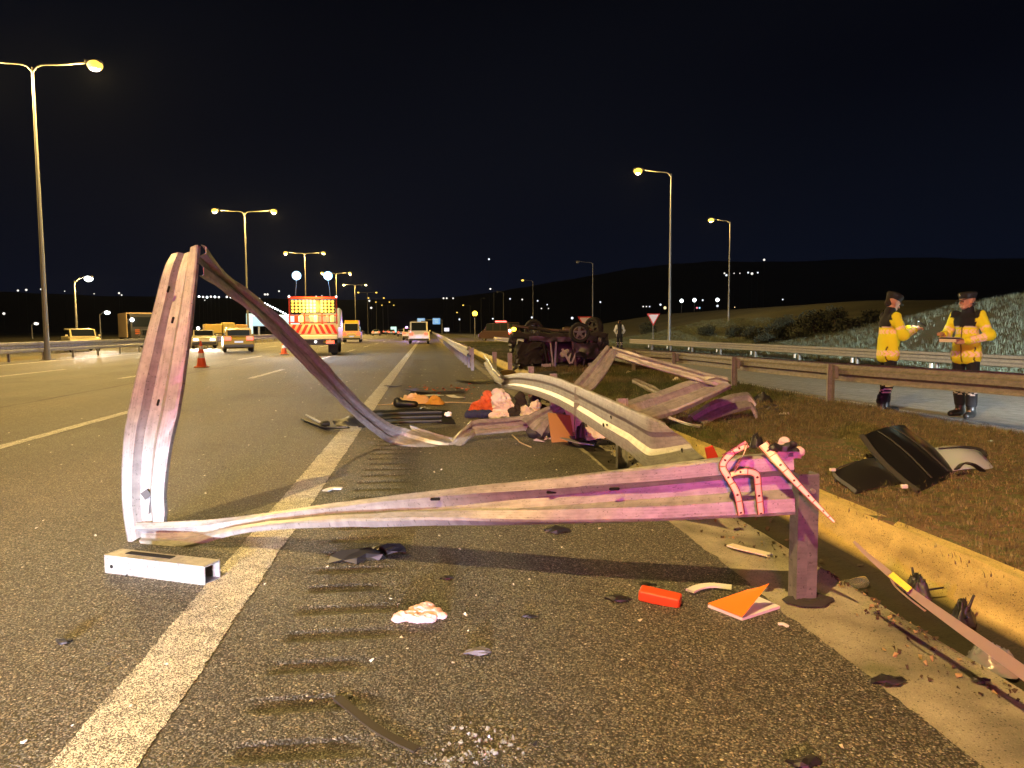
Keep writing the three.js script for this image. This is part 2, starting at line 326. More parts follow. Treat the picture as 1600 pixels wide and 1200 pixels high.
// hills far off
{
  const ridge = [[-3200, 190], [-2400, 150], [-1700, 118], [-1100, 105], [-700, 92], [-380, 84], [-150, 80], [60, 88], [180, 104], [330, 132], [520, 168], [760, 186], [1100, 196], [1700, 205], [2600, 220], [3400, 230]];
  const H = x => { for (let i = 0; i + 1 < ridge.length; i++) if (x <= ridge[i + 1][0]) return lerp(ridge[i][1], ridge[i + 1][1], clamp((x - ridge[i][0]) / (ridge[i + 1][0] - ridge[i][0]), 0, 1)); return 230; };
  const hy = (x, z) => -2 + H(x * 1900 / -z) * (-z / 1900) * smooth(-900, -1900, z) * (0.85 + 0.15 * fbm(x / 300, z / 300, 121, 4)) + 6 * (fbm(x / 40, z / 40, 122, 3) - 0.5);
  structure('hills', sheet(range(-3400, 3400, 50), range(-850, -2600, 70), hy, 30, (x, z) => 0.25), M.soil);
  hillY = hy;
}

// ---------------------------------------------------------------- guardrails
// a standing rail: beam sections along the top points tops[], each with posts and spacer blocks behind
function guardrail(label, tops, { side = 1, hgt = 0.31, every = 2, ground = 0, mat = M.zinc, post = M.zinc, category = 'guardrail', group, reflector, section = 4, postR = 0.05, flip = -1, skip = () => false, posts = null }) {
  const o = thing('guardrail', label, category, V(0, 0, 0), 0, group);
  const c = new THREE.CatmullRomCurve3(tops, false, 'catmullrom', 0.4), L = c.getLength(), n = Math.max(1, Math.round(L / section));
  const off = V(0, 0, 0);
  for (let i = 0; i < n; i++) {
    const st = [];
    for (let k = 0; k <= 4; k++) { const p = c.getPointAt(Math.min(1, (i + k / 4) / n)); if (i % 2) p.x -= side * 0.006; st.push([p, p.clone().add(V(0, -hgt, 0))]); }
    part('beam', wbeam(st, { flip, sub: 1 }), mat, o);
  }
  let spots = Array.from({ length: Math.round(L / every) + 1 }, (_, i, m = Math.round(L / every)) => c.getPointAt(clamp(i / m, 0.0005, 0.9995)));
  if (posts) { const all = c.getSpacedPoints(800), px = v => { const q = v.clone().applyMatrix4(camera.matrixWorldInverse); return 800 - 1150 * q.x / q.z; }; spots = posts.map(x => all.reduce((a, b) => Math.abs(px(b) - x) < Math.abs(px(a) - x) ? b : a)); }
  for (const p of spots) {
    if (skip(p)) continue;
    const x = p.x + side * 0.12, top = p.y - 0.02, len = top - ground + 0.25;
    part('post', [bx(0.1, len, 0.006, x, top - len / 2, p.z - 0.04), bx(0.006, len, 0.08, x - side * 0.05, top - len / 2, p.z + 0.003), bx(0.006, len, 0.05, x + side * 0.05, top - len / 2, p.z - 0.012)], post, o);
    part('spacer_block', bx(0.07, 0.2, 0.1, p.x + side * 0.045, p.y - hgt / 2, p.z), mat, o);
    if (reflector) part('reflector', rb(0.03, 0.17, 0.11, 0.006, p.x + reflector * 0.12, p.y - 0.42, p.z + 0.05), M.white, o);
  }
  return o;
}
// slip road, near side
const nearTops = [[1780, 594], [1600, 583], [1455, 575], [1310, 567], [1150, 556], [1060, 549], [1000, 546]].map(p => G(p[0], p[1], 0.75)).concat([V(5.9, 0.75, -32), V(5.6, 0.75, -45), V(5.5, 0.75, -62)]);
guardrail('brown lit steel guardrail along the grass, in front of the two officers', nearTops, { side: -1, posts: [1700, 1310, 1155, 1060, 997, 950, 917, 893, 875], ground: 0.02, mat: M.zincOld, post: M.zincOld, flip: -1 });
// slip road, far side
const farTops = [[1720, 562], [1600, 556], [1400, 547], [1200, 538], [1050, 532], [985, 529.5]].map(p => G(p[0], p[1], 0.62));
guardrail('far guardrail with white reflectors at the foot of the grass bank', farTops, { side: 1, posts: [1640, 1460, 1335, 1245, 1177, 1123, 1079, 1045, 1016], ground: -0.1, mat: M.zincOld, post: M.zincOld, flip: 1, reflector: -1 });
// median
guardrail('tall median guardrail between the two carriageways', [V(-18.3, 0.88, -8), V(-18.3, 0.88, -30), V(-18.35, 0.88, -60), V(-18.4, 0.88, -100), V(-18.4, 0.88, -220)], { side: -1, hgt: 0.5, every: 3, ground: 0, mat: M.zinc, flip: -1, section: 9 });
// standing part of the broken rail along the hard shoulder, far to near
guardrail('standing guardrail beside the hard shoulder running away to the police car', [V(1.4, 0.78, -230), V(1.4, 0.78, -140), V(1.38, 0.78, -90), V(1.35, 0.78, -60), V(1.3, 0.78, -40), V(1.3, 0.78, -30), V(1.33, 0.77, -24)], { side: 1, every: 2, ground: 0, section: 8, flip: -1 });
{
  const o = thing('damaged_guardrail', 'golden lit guardrail section cut off beside the drain, with red marker on its end', 'guardrail');
  part('beam', wbeam([st2([759, 554.5], [760, 571], 21), st2([766, 561], [768, 582], 17.5), st2([775, 575], [778, 596], 15), st2([786, 586], [788, 602], 13.6)], { flip: -1, dent: 0.02, s: 3, tension: 0.2 }), M.zinc, o);
  part('beam', wbeam([st2([786, 587], [786, 606], 14.2, undefined, 0.38), st2([812, 582.5], [812, 611], 12.2, undefined, 0.38), st2([842, 584], [842, 620], 9.9, undefined, 0.38), st2([872, 590], [872, 633], 8.35, undefined, 0.38), st2([905, 603], [904, 652], 7.25, undefined, 0.38), st2([950, 622], [948, 683], 6.05, undefined, 0.38)], { flip: -1, dent: 0.004, s: 4, tension: 0.35 }), M.zinc, o);
  part('beam', wbeam([st2([905, 602.6], [904, 652.5], 7.2, undefined, 0.38), st2([950, 621.5], [948, 683.5], 6.0, undefined, 0.38), st2([985, 637], [984, 706], 5.4, undefined, 0.38), st2([1018, 651], [1020, 735], 4.97, undefined, 0.38), st2([1041, 661], [1104, 716], 4.85, 4.5, 0.35)], { flip: -1, dent: 0.004, s: 5, tension: 0.25 }), M.zinc, o);
  for (const [px, py, d, w] of [[905, 640, 7.2, 1], [906, 615, 7.25, 1]]) part('spacer_block', bx(0.06, 0.13, 0.1, ...at(px, py, d + 0.02).toArray(), 0, 0.4, 0), M.zinc, o);
  for (const [px, py, d] of [[951, 636, 6], [957, 637.5, 5.95], [955, 652, 5.96], [949, 665, 6.02], [943, 664, 6.06], [1024, 667, 5.05], [1066, 704, 4.75]]) part('bolt_slot', put(new THREE.CapsuleGeometry(0.007, 0.02, 3, 6), ...at(px, py, d - 0.085).toArray(), 0, 0, 0.3), M.hole, o);
  const posts = [[972, 730, 665], [905, 690, 640], [865, 652, 610], [830, 630, 600]];
  for (const [px, by, ty] of posts) {
    const f = G(px, by), h = 0.72;
    part('post', [bx(0.1, h, 0.008, f.x, h / 2 - 0.05, f.z - 0.04), bx(0.008, h, 0.08, f.x - 0.05, h / 2 - 0.05, f.z), bx(0.008, h, 0.05, f.x + 0.05, h / 2 - 0.05, f.z - 0.015)], M.zinc, o);
  }
  const e = at(1107, 706, 4.5);
  part('marker', [extrude([[-0.035, 0.03], [-0.02, -0.035], [0.05, -0.03], [0.012, 0.045]], 0.02, 0.003).applyMatrix4(new THREE.Matrix4().makeTranslation(e.x, e.y, e.z + 0.03))], M.red, o, 'red marker wrapped over the cut end');
}
{
  const f = G(797, 588);
  for (const [px, top, bot] of [[797, 561, 590], [773, 556, 587]]) {
    const p = G(px, bot);
    piece('guardrail_post', [bx(0.12, 0.72, 0.008, p.x, 0.33, p.z), bx(0.008, 0.72, 0.08, p.x - 0.06, 0.33, p.z + 0.04)], M.zinc, px === 797 ? 'bare pale guardrail post standing in the grass before the wreck' : 'leaning steel post at the torn end of the standing rail', 'post', 'bare guardrail posts');
  }
}
// the torn rail in front: lies across the shoulder, folds up to a peak and comes down again behind
{
  const o = thing('crumpled_guardrail', 'long torn guardrail folded into a tall peak across the road shoulder', 'guardrail');
  const A = part('beam', wbeam([
    st2([1236, 705], [1239, 803], 3.52), st2([1150, 711.5], [1150, 807.5], 3.57), st2([1050, 723], [1050, 812], 3.66), st2([950, 736], [950, 816.5], 3.78, 3.74), st2([850, 750], [850, 820], 3.92, 3.84),
    st2([750, 766], [750, 823], 4.1, 3.94), st2([650, 781], [650, 825], 4.28, 4.06), st2([550, 794], [550, 827], 4.45, 4.2, 0.9), st2([460, 804], [455, 829], 4.6, 4.35, 0.7), st2([390, 811.5], [370, 836], 4.68, 4.5, 0.5),
    st2([330, 815], [310, 853], 4.72, 4.6, 0.5), st2([270, 816], [270, 859], 4.75, 4.66, 0.6), st2([205, 817], [232, 857], 4.8, 4.72, 0.7)], { flip: 1, sub: 6, dent: 0.006, s: 6 }), M.zinc, o);
  part('beam', wbeam([
    st2([205, 850], [262, 815], 4.78), st2([197, 812], [263, 795], 4.79), st2([193, 765], [262, 765], 4.8), st2([196, 690], [272, 692], 4.82), st2([205, 635], [284, 640], 4.84), st2([220, 570], [294, 574], 4.86),
    st2([241, 490], [304, 495], 4.9), st2([259, 425], [311, 428], 4.94), st2([272, 403], [315, 386], 4.97)], { flip: -1, sub: 6, depth: 0.05, dent: 0.008, s: 7 }), M.zinc, o);
  part('beam', wbeam([
    st2([313, 382], [308, 430], 4.96, 4.98, 0.7), st2([330, 408], [332, 445], 5.2, 5.25, 0.7), st2([352, 432], [358, 464], 5.5, 5.55, 0.6), st2([385, 455], [392, 490], 5.85, 5.85, 0.55), st2([440, 499], [436, 532], 6.4, 6.4, 0.5), st2([500, 560], [492, 590], 7.1, 7.05, 0.5),
    st2([560, 625], [550, 648], 7.9, 7.8, 0.5), st2([600, 657], [588, 680], 8.45, 8.3, 0.6), st2([632, 670], [613, 694], 8.8, 8.6, 0.6), st2([668, 684], [652, 702], 8.75, 8.5, 0.5), st2([706, 692], [690, 707], 8.7, 8.45, 0.4)], { flip: -1, sub: 6, dent: 0.012, s: 8 }), M.zinc, o);
  part('beam', wbeam([st2([640, 664], [655, 690], 8.9, 8.7, 0.4), st2([680, 676], [690, 697], 8.85, 8.6, 0.4), st2([708, 684], [714, 702], 8.8, 8.55, 0.4)], { flip: 1, sub: 5, dent: 0.02, s: 18, tension: 0.1 }), M.zinc, o);
  part('beam', wbeam([
    st2([704, 690], [714, 706], 8.75, 8.5, 0.4), st2([722, 672], [730, 690], 8.85, 8.7, 0.4), st2([735, 658], [742, 681], 8.95, 8.9, 0.4), st2([745, 656], [757, 680], 9.0, 8.95, 0.45), st2([790, 652], [795, 676], 9.1, 9.1, 0.45), st2([828, 648], [834, 671], 9.2, 9.2, 0.5)], { flip: -1, sub: 7, dent: 0.022, s: 9, tension: 0.05 }), M.zinc, o);
  part('beam', wbeam([
    st2([812, 656], [846, 682], 9.05, 9.0, 0.5), st2([832, 645], [858, 664], 9.15, 9.1, 0.5), st2([860, 634], [880, 646], 9.3, 9.3, 0.6), st2([885, 612], [906, 626], 9.5, 9.45, 0.6), st2([905, 590], [931, 606], 9.7, 9.6, 0.6), st2([926, 566], [950, 580], 9.9, 9.8, 0.5), st2([946, 543], [967, 548], 10.1, 10.1, 0.5)], { flip: -1, sub: 7, dent: 0.024, s: 10, tension: 0.15 }), M.zinc, o);
  part('beam', wbeam([st2([957, 542], [958, 558], 10.1, 10.05, 0.6), st2([1000, 555], [1000, 571], 10.0, 9.95, 0.5), st2([1060, 571], [1060, 588], 9.9, 9.85, 0.5), st2([1105, 583], [1105, 601], 9.8, 9.75, 0.5), st2([1136, 590], [1141, 609], 9.75, 9.7, 0.6)], { flip: -1, sub: 6, dent: 0.012, s: 11, tension: 0.2 }), M.zinc, o);
  part('beam', wbeam([st2([1108, 590], [1143, 607], 9.85, 9.7), st2([1060, 606], [1098, 631], 9.95, 9.6), st2([1010, 622], [1052, 650], 10.1, 9.7), st2([960, 640], [1000, 668], 10.0, 9.5), st2([915, 658], [950, 690], 9.7, 9.0)], { flip: 1, sub: 6, dent: 0.014, s: 12, depth: 0.09, tension: 0.1 }), M.zinc, o);
  for (const [px, py, d] of [[263, 452, 4.86], [270, 500, 4.8], [247, 629, 4.76], [862, 769, 3.84], [960, 764, 3.68], [680, 780, 4.1], [870, 678, 9.1], [884, 632, 9.35]]) part('bolt_slot', put(new THREE.CapsuleGeometry(0.008, d < 4.5 ? 0.04 : 0.03, 3, 6), ...at(px, py, d).toArray(), 0, 0, d < 4.5 ? Math.PI / 2 : -0.3), M.hole, o);
  part('end_plate', [bx(0.1, 0.16, 0.01, ...at(246, 795, 4.79).toArray(), 0.2, 0.1, -0.2), bx(0.05, 0.05, 0.02, ...at(229, 772, 4.78).toArray(), 0, 0, 0.6)], M.dark, o);
}
{
  const f = G(1253, 938), h = 0.74;
  const o = thing('guardrail_post', 'violet lit steel post in front that holds the torn rail', 'post', V(f.x, 0, f.z));
  const c = [[-0.05, 0.04], [-0.05, -0.04], [0.05, -0.04], [0.05, 0.04], [0.043, 0.04], [0.043, -0.033], [-0.043, -0.033], [-0.043, 0.04]];
  const s = new THREE.Shape(c.map(p => new THREE.Vector2(p[0], p[1])));
  part('upright', new THREE.ExtrudeGeometry(s, { depth: h, bevelEnabled: true, bevelSize: 0.002, bevelThickness: 0.002, bevelSegments: 1 }).rotateX(-Math.PI / 2).translate(0, -0.1, 0), std(0.5, 0.5, 0.52, { map: zincMap, metalness: 0.25, roughness: 0.5 }), o);
  part('bolt', cy(0.012, 0.012, 0.02, 0.015, 0.56, 0.048, Math.PI / 2), M.steel, o);
  part('dark_collar', ragGeo(0.3, 0.22, 0.035, 17, 20).translate(0.03, -0.002, 0.01), std(0.03, 0.027, 0.024, { roughness: 1 }), o);  // dark uneven collar round the foot of the post
}
piece('bent_beam_piece', wbeam([st2([1076, 652], [1100, 667], 10.2, 9.9, 0.8), st2([1110, 632], [1118, 656], 10.3, 10.0, 0.9), st2([1142, 620], [1152, 645], 10.4, 10.1, 1), st2([1164, 617], [1172, 640], 10.5, 10.2, 1), st2([1176, 628], [1180, 655], 10.45, 10.2, 0.9)], { flip: -1, sub: 6, dent: 0.012, s: 13, tension: 0.1 }), M.zinc, 'curved grey rail piece bent down on the grass, right of the pink beam', 'guardrail piece');
piece('steel_strip', wbeam([st2([1046, 650], [1042, 653], 9.2), st2([1075, 660], [1072, 664], 9.1), st2([1096, 663], [1092, 668], 9.0)], { flip: 1, depth: 0.02 }), M.zinc, 'thin pale steel strip lying behind the cut rail end', 'metal strip');
piece('rail_piece', wbeam([st2([990, 590], [987, 596], 13.2, 13), st2([1015, 600], [1008, 607], 12.6, 12.4), st2([1038, 611], [1030, 618], 12.0, 11.8)], { flip: 1, depth: 0.03, dent: 0.02 }), M.zincOld, 'pale flattened rail piece lying in the grass behind the peak', 'guardrail piece');

// ---------------------------------------------------------------- street lamps
function lampHead(o, x, y, z, dir, mat, lit, cd, tone) {           // head at the end of an arm pointing along dir (+1 / -1 in x)
  const hd = part('lamp_head', [rb(0.72, 0.13, 0.3, 0.05, x, y + 0.1, z), put(new THREE.SphereGeometry(0.16, 10, 6).scale(1.6, 0.5, 0.9), x + dir * 0.1, y + 0.14, z)], M.pole, o);
  part('lens', put(new THREE.SphereGeometry(0.34, 16, 10).scale(1.0, 0.7, 0.9), x + dir * 0.04, y - 0.06, z), mat, hd);
  if (lit) pointLamp(o, V(x + dir * 0.04, y - 0.36, z), tone, cd, 4);
}
function streetLamp(label, x, z, { h = 13.5, arms = [1], reach = 2.6, lit = true, cd = LAMP_CD, mat = M.sodium, group = 'street lamps along the highway', ground = 0, tone = SODIUM } = {}) {
  const o = thing('street_lamp', label, 'street lamp', V(x, ground, z), 0, group);
  part('pole', [cy(0.05, 0.12, h, 0, h / 2, 0, 0, 0, 0, 12), cy(0.14, 0.16, 0.5, 0, 0.25, 0), bx(0.5, 0.03, 0.5, 0, 0.015, 0)], M.pole, o);
  for (const a of arms) {
    part('arm', tb([V(0, h - 0.25, 0), V(a * 0.25, h + 0.05, 0), V(a * reach * 0.55, h + 0.16, 0), V(a * reach, h + 0.28, 0)], 0.045, 14, 7), M.pole, o);
    lampHead(o, a * (reach + 0.3), h + 0.22, 0, a, mat, lit, cd, tone);
  }
  return o;
}
const LW = ['nearest', 'second nearest', 'third', 'fourth', 'fifth', 'sixth', 'seventh', 'eighth', 'ninth'];
for (let i = 0; i < 9; i++) {
  const b = [[72, 34.8], [388, 77], [479, 118.5], [527, 160]][i], q = b ? at(b[0], 520, b[1]) : V(-19.6, 0, -(37.1 + 42.3 * i));
  streetLamp(`${LW[i]} twin arm street lamp of the row in the median`, q.x, q.z, { arms: [-1, 1], reach: i ? 2.6 : 2.4, lit: i < 5, mat: i < 4 ? M.sodium : M.sodiumFar });
}
{ // behind the photographer: the lamp that lights the road in front
  streetLamp('twin arm street lamp standing behind the camera', -7.6, 3.6, { arms: [1], reach: 2.0, h: 12.0, cd: 1250, tone: new THREE.Color().setRGB(1, 0.66, 0.2) });
  const p = (px, py, d) => at(px, py, d);
  const rl = (px, by, d, label, o) => { const b = p(px, 520, d); return streetLamp(label, b.x, b.z, o); };
  rl(1046, 528, 58, 'tall single arm street lamp right of the yield sign', { cd: 300, arms: [-1], reach: 2.3, h: 13.3 });
  rl(1138, 530, 84, 'single arm street lamp below the dark hillside, rightmost of the lit lamps', { cd: 160, arms: [-1], reach: 1.9, h: 13.3 });
  rl(833, 500, 180, 'far single arm lamp rising left of the overturned wreck', { arms: [-1], reach: 2.2, h: 13, lit: false, mat: M.sodiumFar });
  rl(926, 495, 132, 'unlit looking tall lamp pole rising behind the wreck', { arms: [-1], reach: 2.4, h: 13, lit: false, mat: M.pole });
  rl(787, 510, 235, 'distant lamp pole left of the wreck, tallest of its cluster', { arms: [-1], reach: 1.5, h: 13, lit: false, mat: M.pole });
  rl(772, 510, 290, 'distant lamp pole beside the amber beacon', { arms: [-1], reach: 1, h: 17, lit: false, mat: M.farWhite });
  rl(735, 510, 300, 'distant thin lamp pole left of the amber beacon', { arms: [-1], reach: 2.5, h: 11, lit: false, mat: M.sodiumFar });
  rl(719, 510, 340, 'distant thin lamp pole right of the blue overhead signs', { arms: [-1], reach: 1, h: 9, lit: false, mat: M.sodiumFar });
  rl(752, 510, 330, 'distant thin lamp pole right of the amber beacon', { arms: [1], reach: 1, h: 15, lit: false, mat: M.pole });
  rl(120, 525, 62, 'street lamp on the far side of the opposite carriageway', { arms: [1], reach: 0.8, h: 5.6, lit: true, cd: 300, mat: M.whiteLamp, group: 'white lamps beyond the median' });
  rl(157, 520, 95, 'small white lamp beyond the pickup', { arms: [1], reach: 0.6, h: 3.6, lit: false, mat: M.whiteLamp, group: 'white lamps beyond the median' });
  rl(50, 520, 120, 'small faint lamp beyond the median, left of the tallest lamp', { arms: [1], reach: 0.4, h: 2.5, lit: false, mat: M.farWhite, group: 'white lamps beyond the median' });
}

// ---------------------------------------------------------------- people
// one smooth surface round a set of tapered capsules [p, q, r0, r1]
function blob(caps, cell, k = 0.025, color) {
  const lo = V(1e9, 1e9, 1e9), hi = V(-1e9, -1e9, -1e9);
  for (const [p, q, r0, r1 = r0] of caps) for (const [c, r] of [[p, r0], [q, r1]]) { lo.min(c.clone().addScalar(-r - 2.5 * cell)); hi.max(c.clone().addScalar(r + 2.5 * cell)); }
  const size = Math.max(hi.x - lo.x, hi.y - lo.y, hi.z - lo.z), res = Math.ceil(size / cell) + 2, mid = lo.clone().add(hi).multiplyScalar(0.5), half = res / 2, sc = size / 2;
  const mc = new MarchingCubes(res, M.black, false, false, 120000); mc.isolation = 0;
  const f = mc.field; f.fill(-1);
  const D = new Float32Array(res * res * res).fill(9);
  for (const [p, q, r0, r1 = r0] of caps) {
    const R1 = Math.max(r0, r1) + 4 * k + 2 * cell, ba = q.clone().sub(p), L2 = Math.max(1e-9, ba.lengthSq());
    const ix = (v, m) => Math.round((v - m) / sc * half + half);
    const x0 = Math.max(0, ix(Math.min(p.x, q.x) - R1, mid.x)), x1 = Math.min(res - 1, ix(Math.max(p.x, q.x) + R1, mid.x)), y0 = Math.max(0, ix(Math.min(p.y, q.y) - R1, mid.y)), y1 = Math.min(res - 1, ix(Math.max(p.y, q.y) + R1, mid.y)), z0 = Math.max(0, ix(Math.min(p.z, q.z) - R1, mid.z)), z1 = Math.min(res - 1, ix(Math.max(p.z, q.z) + R1, mid.z));
    for (let z = z0; z <= z1; z++) for (let y = y0; y <= y1; y++) for (let x = x0; x <= x1; x++) {
      const wx = (x - half) / half * sc + mid.x - p.x, wy = (y - half) / half * sc + mid.y - p.y, wz = (z - half) / half * sc + mid.z - p.z;
      const h = clamp((wx * ba.x + wy * ba.y + wz * ba.z) / L2, 0, 1), d = Math.hypot(wx - ba.x * h, wy - ba.y * h, wz - ba.z * h) - lerp(r0, r1, h);
      const i = (z * res + y) * res + x, e = D[i], m = Math.max(k - Math.abs(d - e), 0) / k;
      D[i] = Math.min(d, e) - m * m * k * 0.25;
    }
  }
  for (let i = 0; i < f.length; i++) f[i] = -D[i];
  mc.update();
  const n = mc.count, g = new THREE.BufferGeometry(), pos = mc.positionArray.slice(0, n * 3), nor = mc.normalArray.slice(0, n * 3);
  for (let i = 0; i < n; i++) { pos[i * 3] = pos[i * 3] * sc + mid.x; pos[i * 3 + 1] = pos[i * 3 + 1] * sc + mid.y; pos[i * 3 + 2] = pos[i * 3 + 2] * sc + mid.z; const l = Math.hypot(nor[i * 3], nor[i * 3 + 1], nor[i * 3 + 2]) || 1; for (let c = 0; c < 3; c++) nor[i * 3 + c] /= l; }
  g.setAttribute('position', new THREE.Float32BufferAttribute(pos, 3)); g.setAttribute('normal', new THREE.Float32BufferAttribute(nor, 3));
  g.setAttribute('uv', new THREE.Float32BufferAttribute(new Float32Array(n * 2), 2));
  if (color) { const c = new Float32Array(n * 3); for (let i = 0; i < n; i++) c.set(color(pos[i * 3], pos[i * 3 + 1], pos[i * 3 + 2]), i * 3); g.setAttribute('color', new THREE.Float32BufferAttribute(c, 3)); }
  return g;
}
// push a surface in and out along its normals with creased noise
function crumple(g, a, f, s, ang = 0.5) {
  const q = g.attributes.position, n = g.attributes.normal;
  for (let i = 0; i < q.count; i++) {
    const x = q.getX(i), y = q.getY(i), z = q.getZ(i), r = (k, o) => 1 - Math.abs(2 * (0.5 * vnoise(x * f * k + y * f * k * 0.7 + s, z * f * k - y * f * k * 0.6, o) + 0.5 * vnoise(y * f * k + s, (x - z) * f * k, o + 1)) - 1);
    const d = a * (r(1, s) * 1.3 + 0.6 * r(2.3, s + 3) - 1.1);
    q.setXYZ(i, x + n.getX(i) * d, Math.max(0.002, y + n.getY(i) * d), z + n.getZ(i) * d);
  }
  return toCreasedNormals(g, ang);
}
const heap = (caps, cell, k, a, f, s) => crumple(blob(caps.map(([x, y, z, X, Y2, Z, r0, r1]) => [V(x, y, z), V(X, Y2, Z), r0, r1 ?? r0]), cell, k), a, f, s, 0.7);
const SKIN = std(0.42, 0.22, 0.14, { roughness: 0.55 }), CLOTH = std(1, 1, 1, { roughness: 0.85, vertexColors: true }), NAVY = std(0.006, 0.006, 0.011, { roughness: 0.8 }), BOOT = std(0.012, 0.012, 0.012, { roughness: 0.4 });
function handCaps(w, dir, side, up) {                     // palm, four unequal fingers bent at the knuckle, thumb from the palm's side
  const d = dir.clone().normalize(), s = side.clone().normalize(), u = up.clone().normalize(), c = [];
  const p = (a, b, e) => w.clone().addScaledVector(d, a).addScaledVector(s, b).addScaledVector(u, e);
  c.push([p(0, 0, 0), p(0.045, 0, 0), 0.026, 0.03], [p(0.03, 0.018, 0), p(0.075, 0.026, 0), 0.02, 0.015], [p(0.03, -0.018, 0), p(0.07, -0.026, 0), 0.02, 0.015]);
  [[-0.028, 0.03], [-0.009, 0.04], [0.01, 0.037], [0.028, 0.028]].forEach(([b, l]) => { c.push([p(0.075, b, 0), p(0.075 + l, b, -0.006), 0.0095, 0.009], [p(0.075 + l, b, -0.006), p(0.075 + l * 1.35, b, -0.03), 0.009, 0.0075]); });
  c.push([p(0.025, -0.03, -0.008), p(0.055, -0.056, -0.016), 0.012, 0.0105], [p(0.055, -0.056, -0.016), p(0.085, -0.052, -0.03), 0.0105, 0.008]);
  return c;
}
function person(label, pos, turn, { lE, lW, rE, rW, lH, rH, headYaw = 0, headPitch = 0, feet = 0.1, scale = 1, jacket, cap = 'visor', cell = 0.016, lean = 0 }) {
  const o = thing('person', label, 'person', pos, turn); o.scale.setScalar(scale);
  const hip = [V(0.095, 0.93, 0), V(-0.095, 0.93, 0)], knee = [V(0.105, 0.5, 0.03), V(-0.105, 0.5, 0.0)], ank = [V(0.11, 0.09, feet * 0.3), V(-0.115, 0.09, -feet)], toe = [V(0.14, 0.035, feet * 0.3 + 0.17), V(-0.145, 0.035, -feet + 0.17)];
  const sh = [V(0.168, 1.44, lean), V(-0.168, 1.44, lean)], el = [lE, rE], wr = [lW, rW], neck = V(0, 1.5, lean + 0.005), head = V(0, 1.65, lean + 0.03);
  const hq = new THREE.Quaternion().setFromEuler(new THREE.Euler(headPitch, headYaw, 0, 'YXZ')), hp = (x, y, z) => V(x, y, z).applyQuaternion(hq).add(head);
  const headCaps = [[hp(0, 0.035, -0.015), hp(0, 0.03, 0.01), 0.092, 0.086], [hp(0, -0.02, 0.035), hp(0, -0.075, 0.05), 0.066, 0.04], [hp(0.035, -0.05, 0.02), hp(0.012, -0.09, 0.06), 0.03, 0.024], [hp(-0.035, -0.05, 0.02), hp(-0.012, -0.09, 0.06), 0.03, 0.024], [hp(0, 0.0, 0.09), hp(0, -0.033, 0.114), 0.012, 0.016], [hp(-0.04, 0.012, 0.078), hp(0.04, 0.012, 0.078), 0.014], [hp(-0.018, -0.066, 0.094), hp(0.018, -0.066, 0.094), 0.008], [hp(-0.016, -0.079, 0.091), hp(0.016, -0.079, 0.091), 0.008], [hp(0.084, 0.005, -0.005), hp(0.084, -0.03, 0.002), 0.02, 0.014], [hp(-0.084, 0.005, -0.005), hp(-0.084, -0.03, 0.002), 0.02, 0.014]];
  const limbs = (g) => [[V(0, 1.0, 0), V(0, 1.34, lean * 0.8), 0.115 + g, 0.13 + g], [V(0.085, 1.36, lean), V(-0.085, 1.36, lean), 0.1 + g], [neck.clone().add(V(0, -0.06, -0.01)), head.clone().add(V(0, -0.05, -0.01)), 0.058]];
  const body = [...limbs(-0.02)];
  for (const i of [0, 1]) body.push([hip[i], knee[i], 0.075, 0.05], [knee[i], ank[i], 0.05, 0.036], [ank[i], toe[i], 0.036, 0.03], [sh[i], el[i], 0.042, 0.036], [el[i], wr[i], 0.036, 0.026]);
  const hands = [lH && handCaps(lW, ...lH), rH && handCaps(rW, ...rH)].filter(Boolean);
  const b = part('body', [blob(body, 0.02, 0.03), blob(headCaps, cell > 0.02 ? 0.012 : 0.0055, 0.018), ...hands.map(h => blob(h, cell > 0.02 ? 0.008 : 0.0042, 0.008))], SKIN, o);
  for (const s of [-1, 1]) part('eye', put(new THREE.SphereGeometry(0.0115, 10, 8), ...hp(s * 0.033, -0.006, 0.086).toArray()), std(0.03, 0.02, 0.015, { roughness: 0.2 }), o);
  part('hair', blob([[hp(0, 0.03, -0.03), hp(0, -0.04, -0.06), 0.09, 0.05]], 0.012, 0.02), std(0.02, 0.015, 0.012, { roughness: 0.9 }), o);
  const jc = [[V(0, 0.88, 0), V(0, 1.08, 0.01), 0.135, 0.14], [V(0.075, 0.86, 0), V(-0.075, 0.86, 0), 0.122], [V(0.07, 0.9, 0), V(0.05, 1.1, 0), 0.122, 0.115], [V(-0.07, 0.9, 0), V(-0.05, 1.1, 0), 0.122, 0.115], [V(0, 1.08, 0.01), V(0, 1.35, lean), 0.14, 0.132], [V(0.095, 1.36, lean), V(-0.095, 1.36, lean), 0.105], [V(0, 1.44, lean - 0.005), V(0, 1.53, lean), 0.085, 0.07]];
  for (const i of [0, 1]) { jc.push([sh[i], el[i], 0.074, 0.06], [el[i], wr[i].clone().lerp(el[i], 0.1), 0.06, 0.046]); const e2 = el[i].clone(); jc.push([e2.clone().add(V(0, 0.03, 0)), e2.clone().add(V(0, 0.02, 0.02)), 0.066]); }
  part('jacket', crumple(blob(jc, cell, 0.03, (x, y, z) => jacket(x, y, z, lean, el, wr)), 0.012, 8, turn * 10, 1.0), CLOTH, o);
  const tr = []; for (const i of [0, 1]) tr.push([hip[i].clone().add(V(0, -0.12, 0)), knee[i], 0.088, 0.074], [knee[i], ank[i].clone().add(V(0, 0.1, 0)), 0.078, 0.072]);
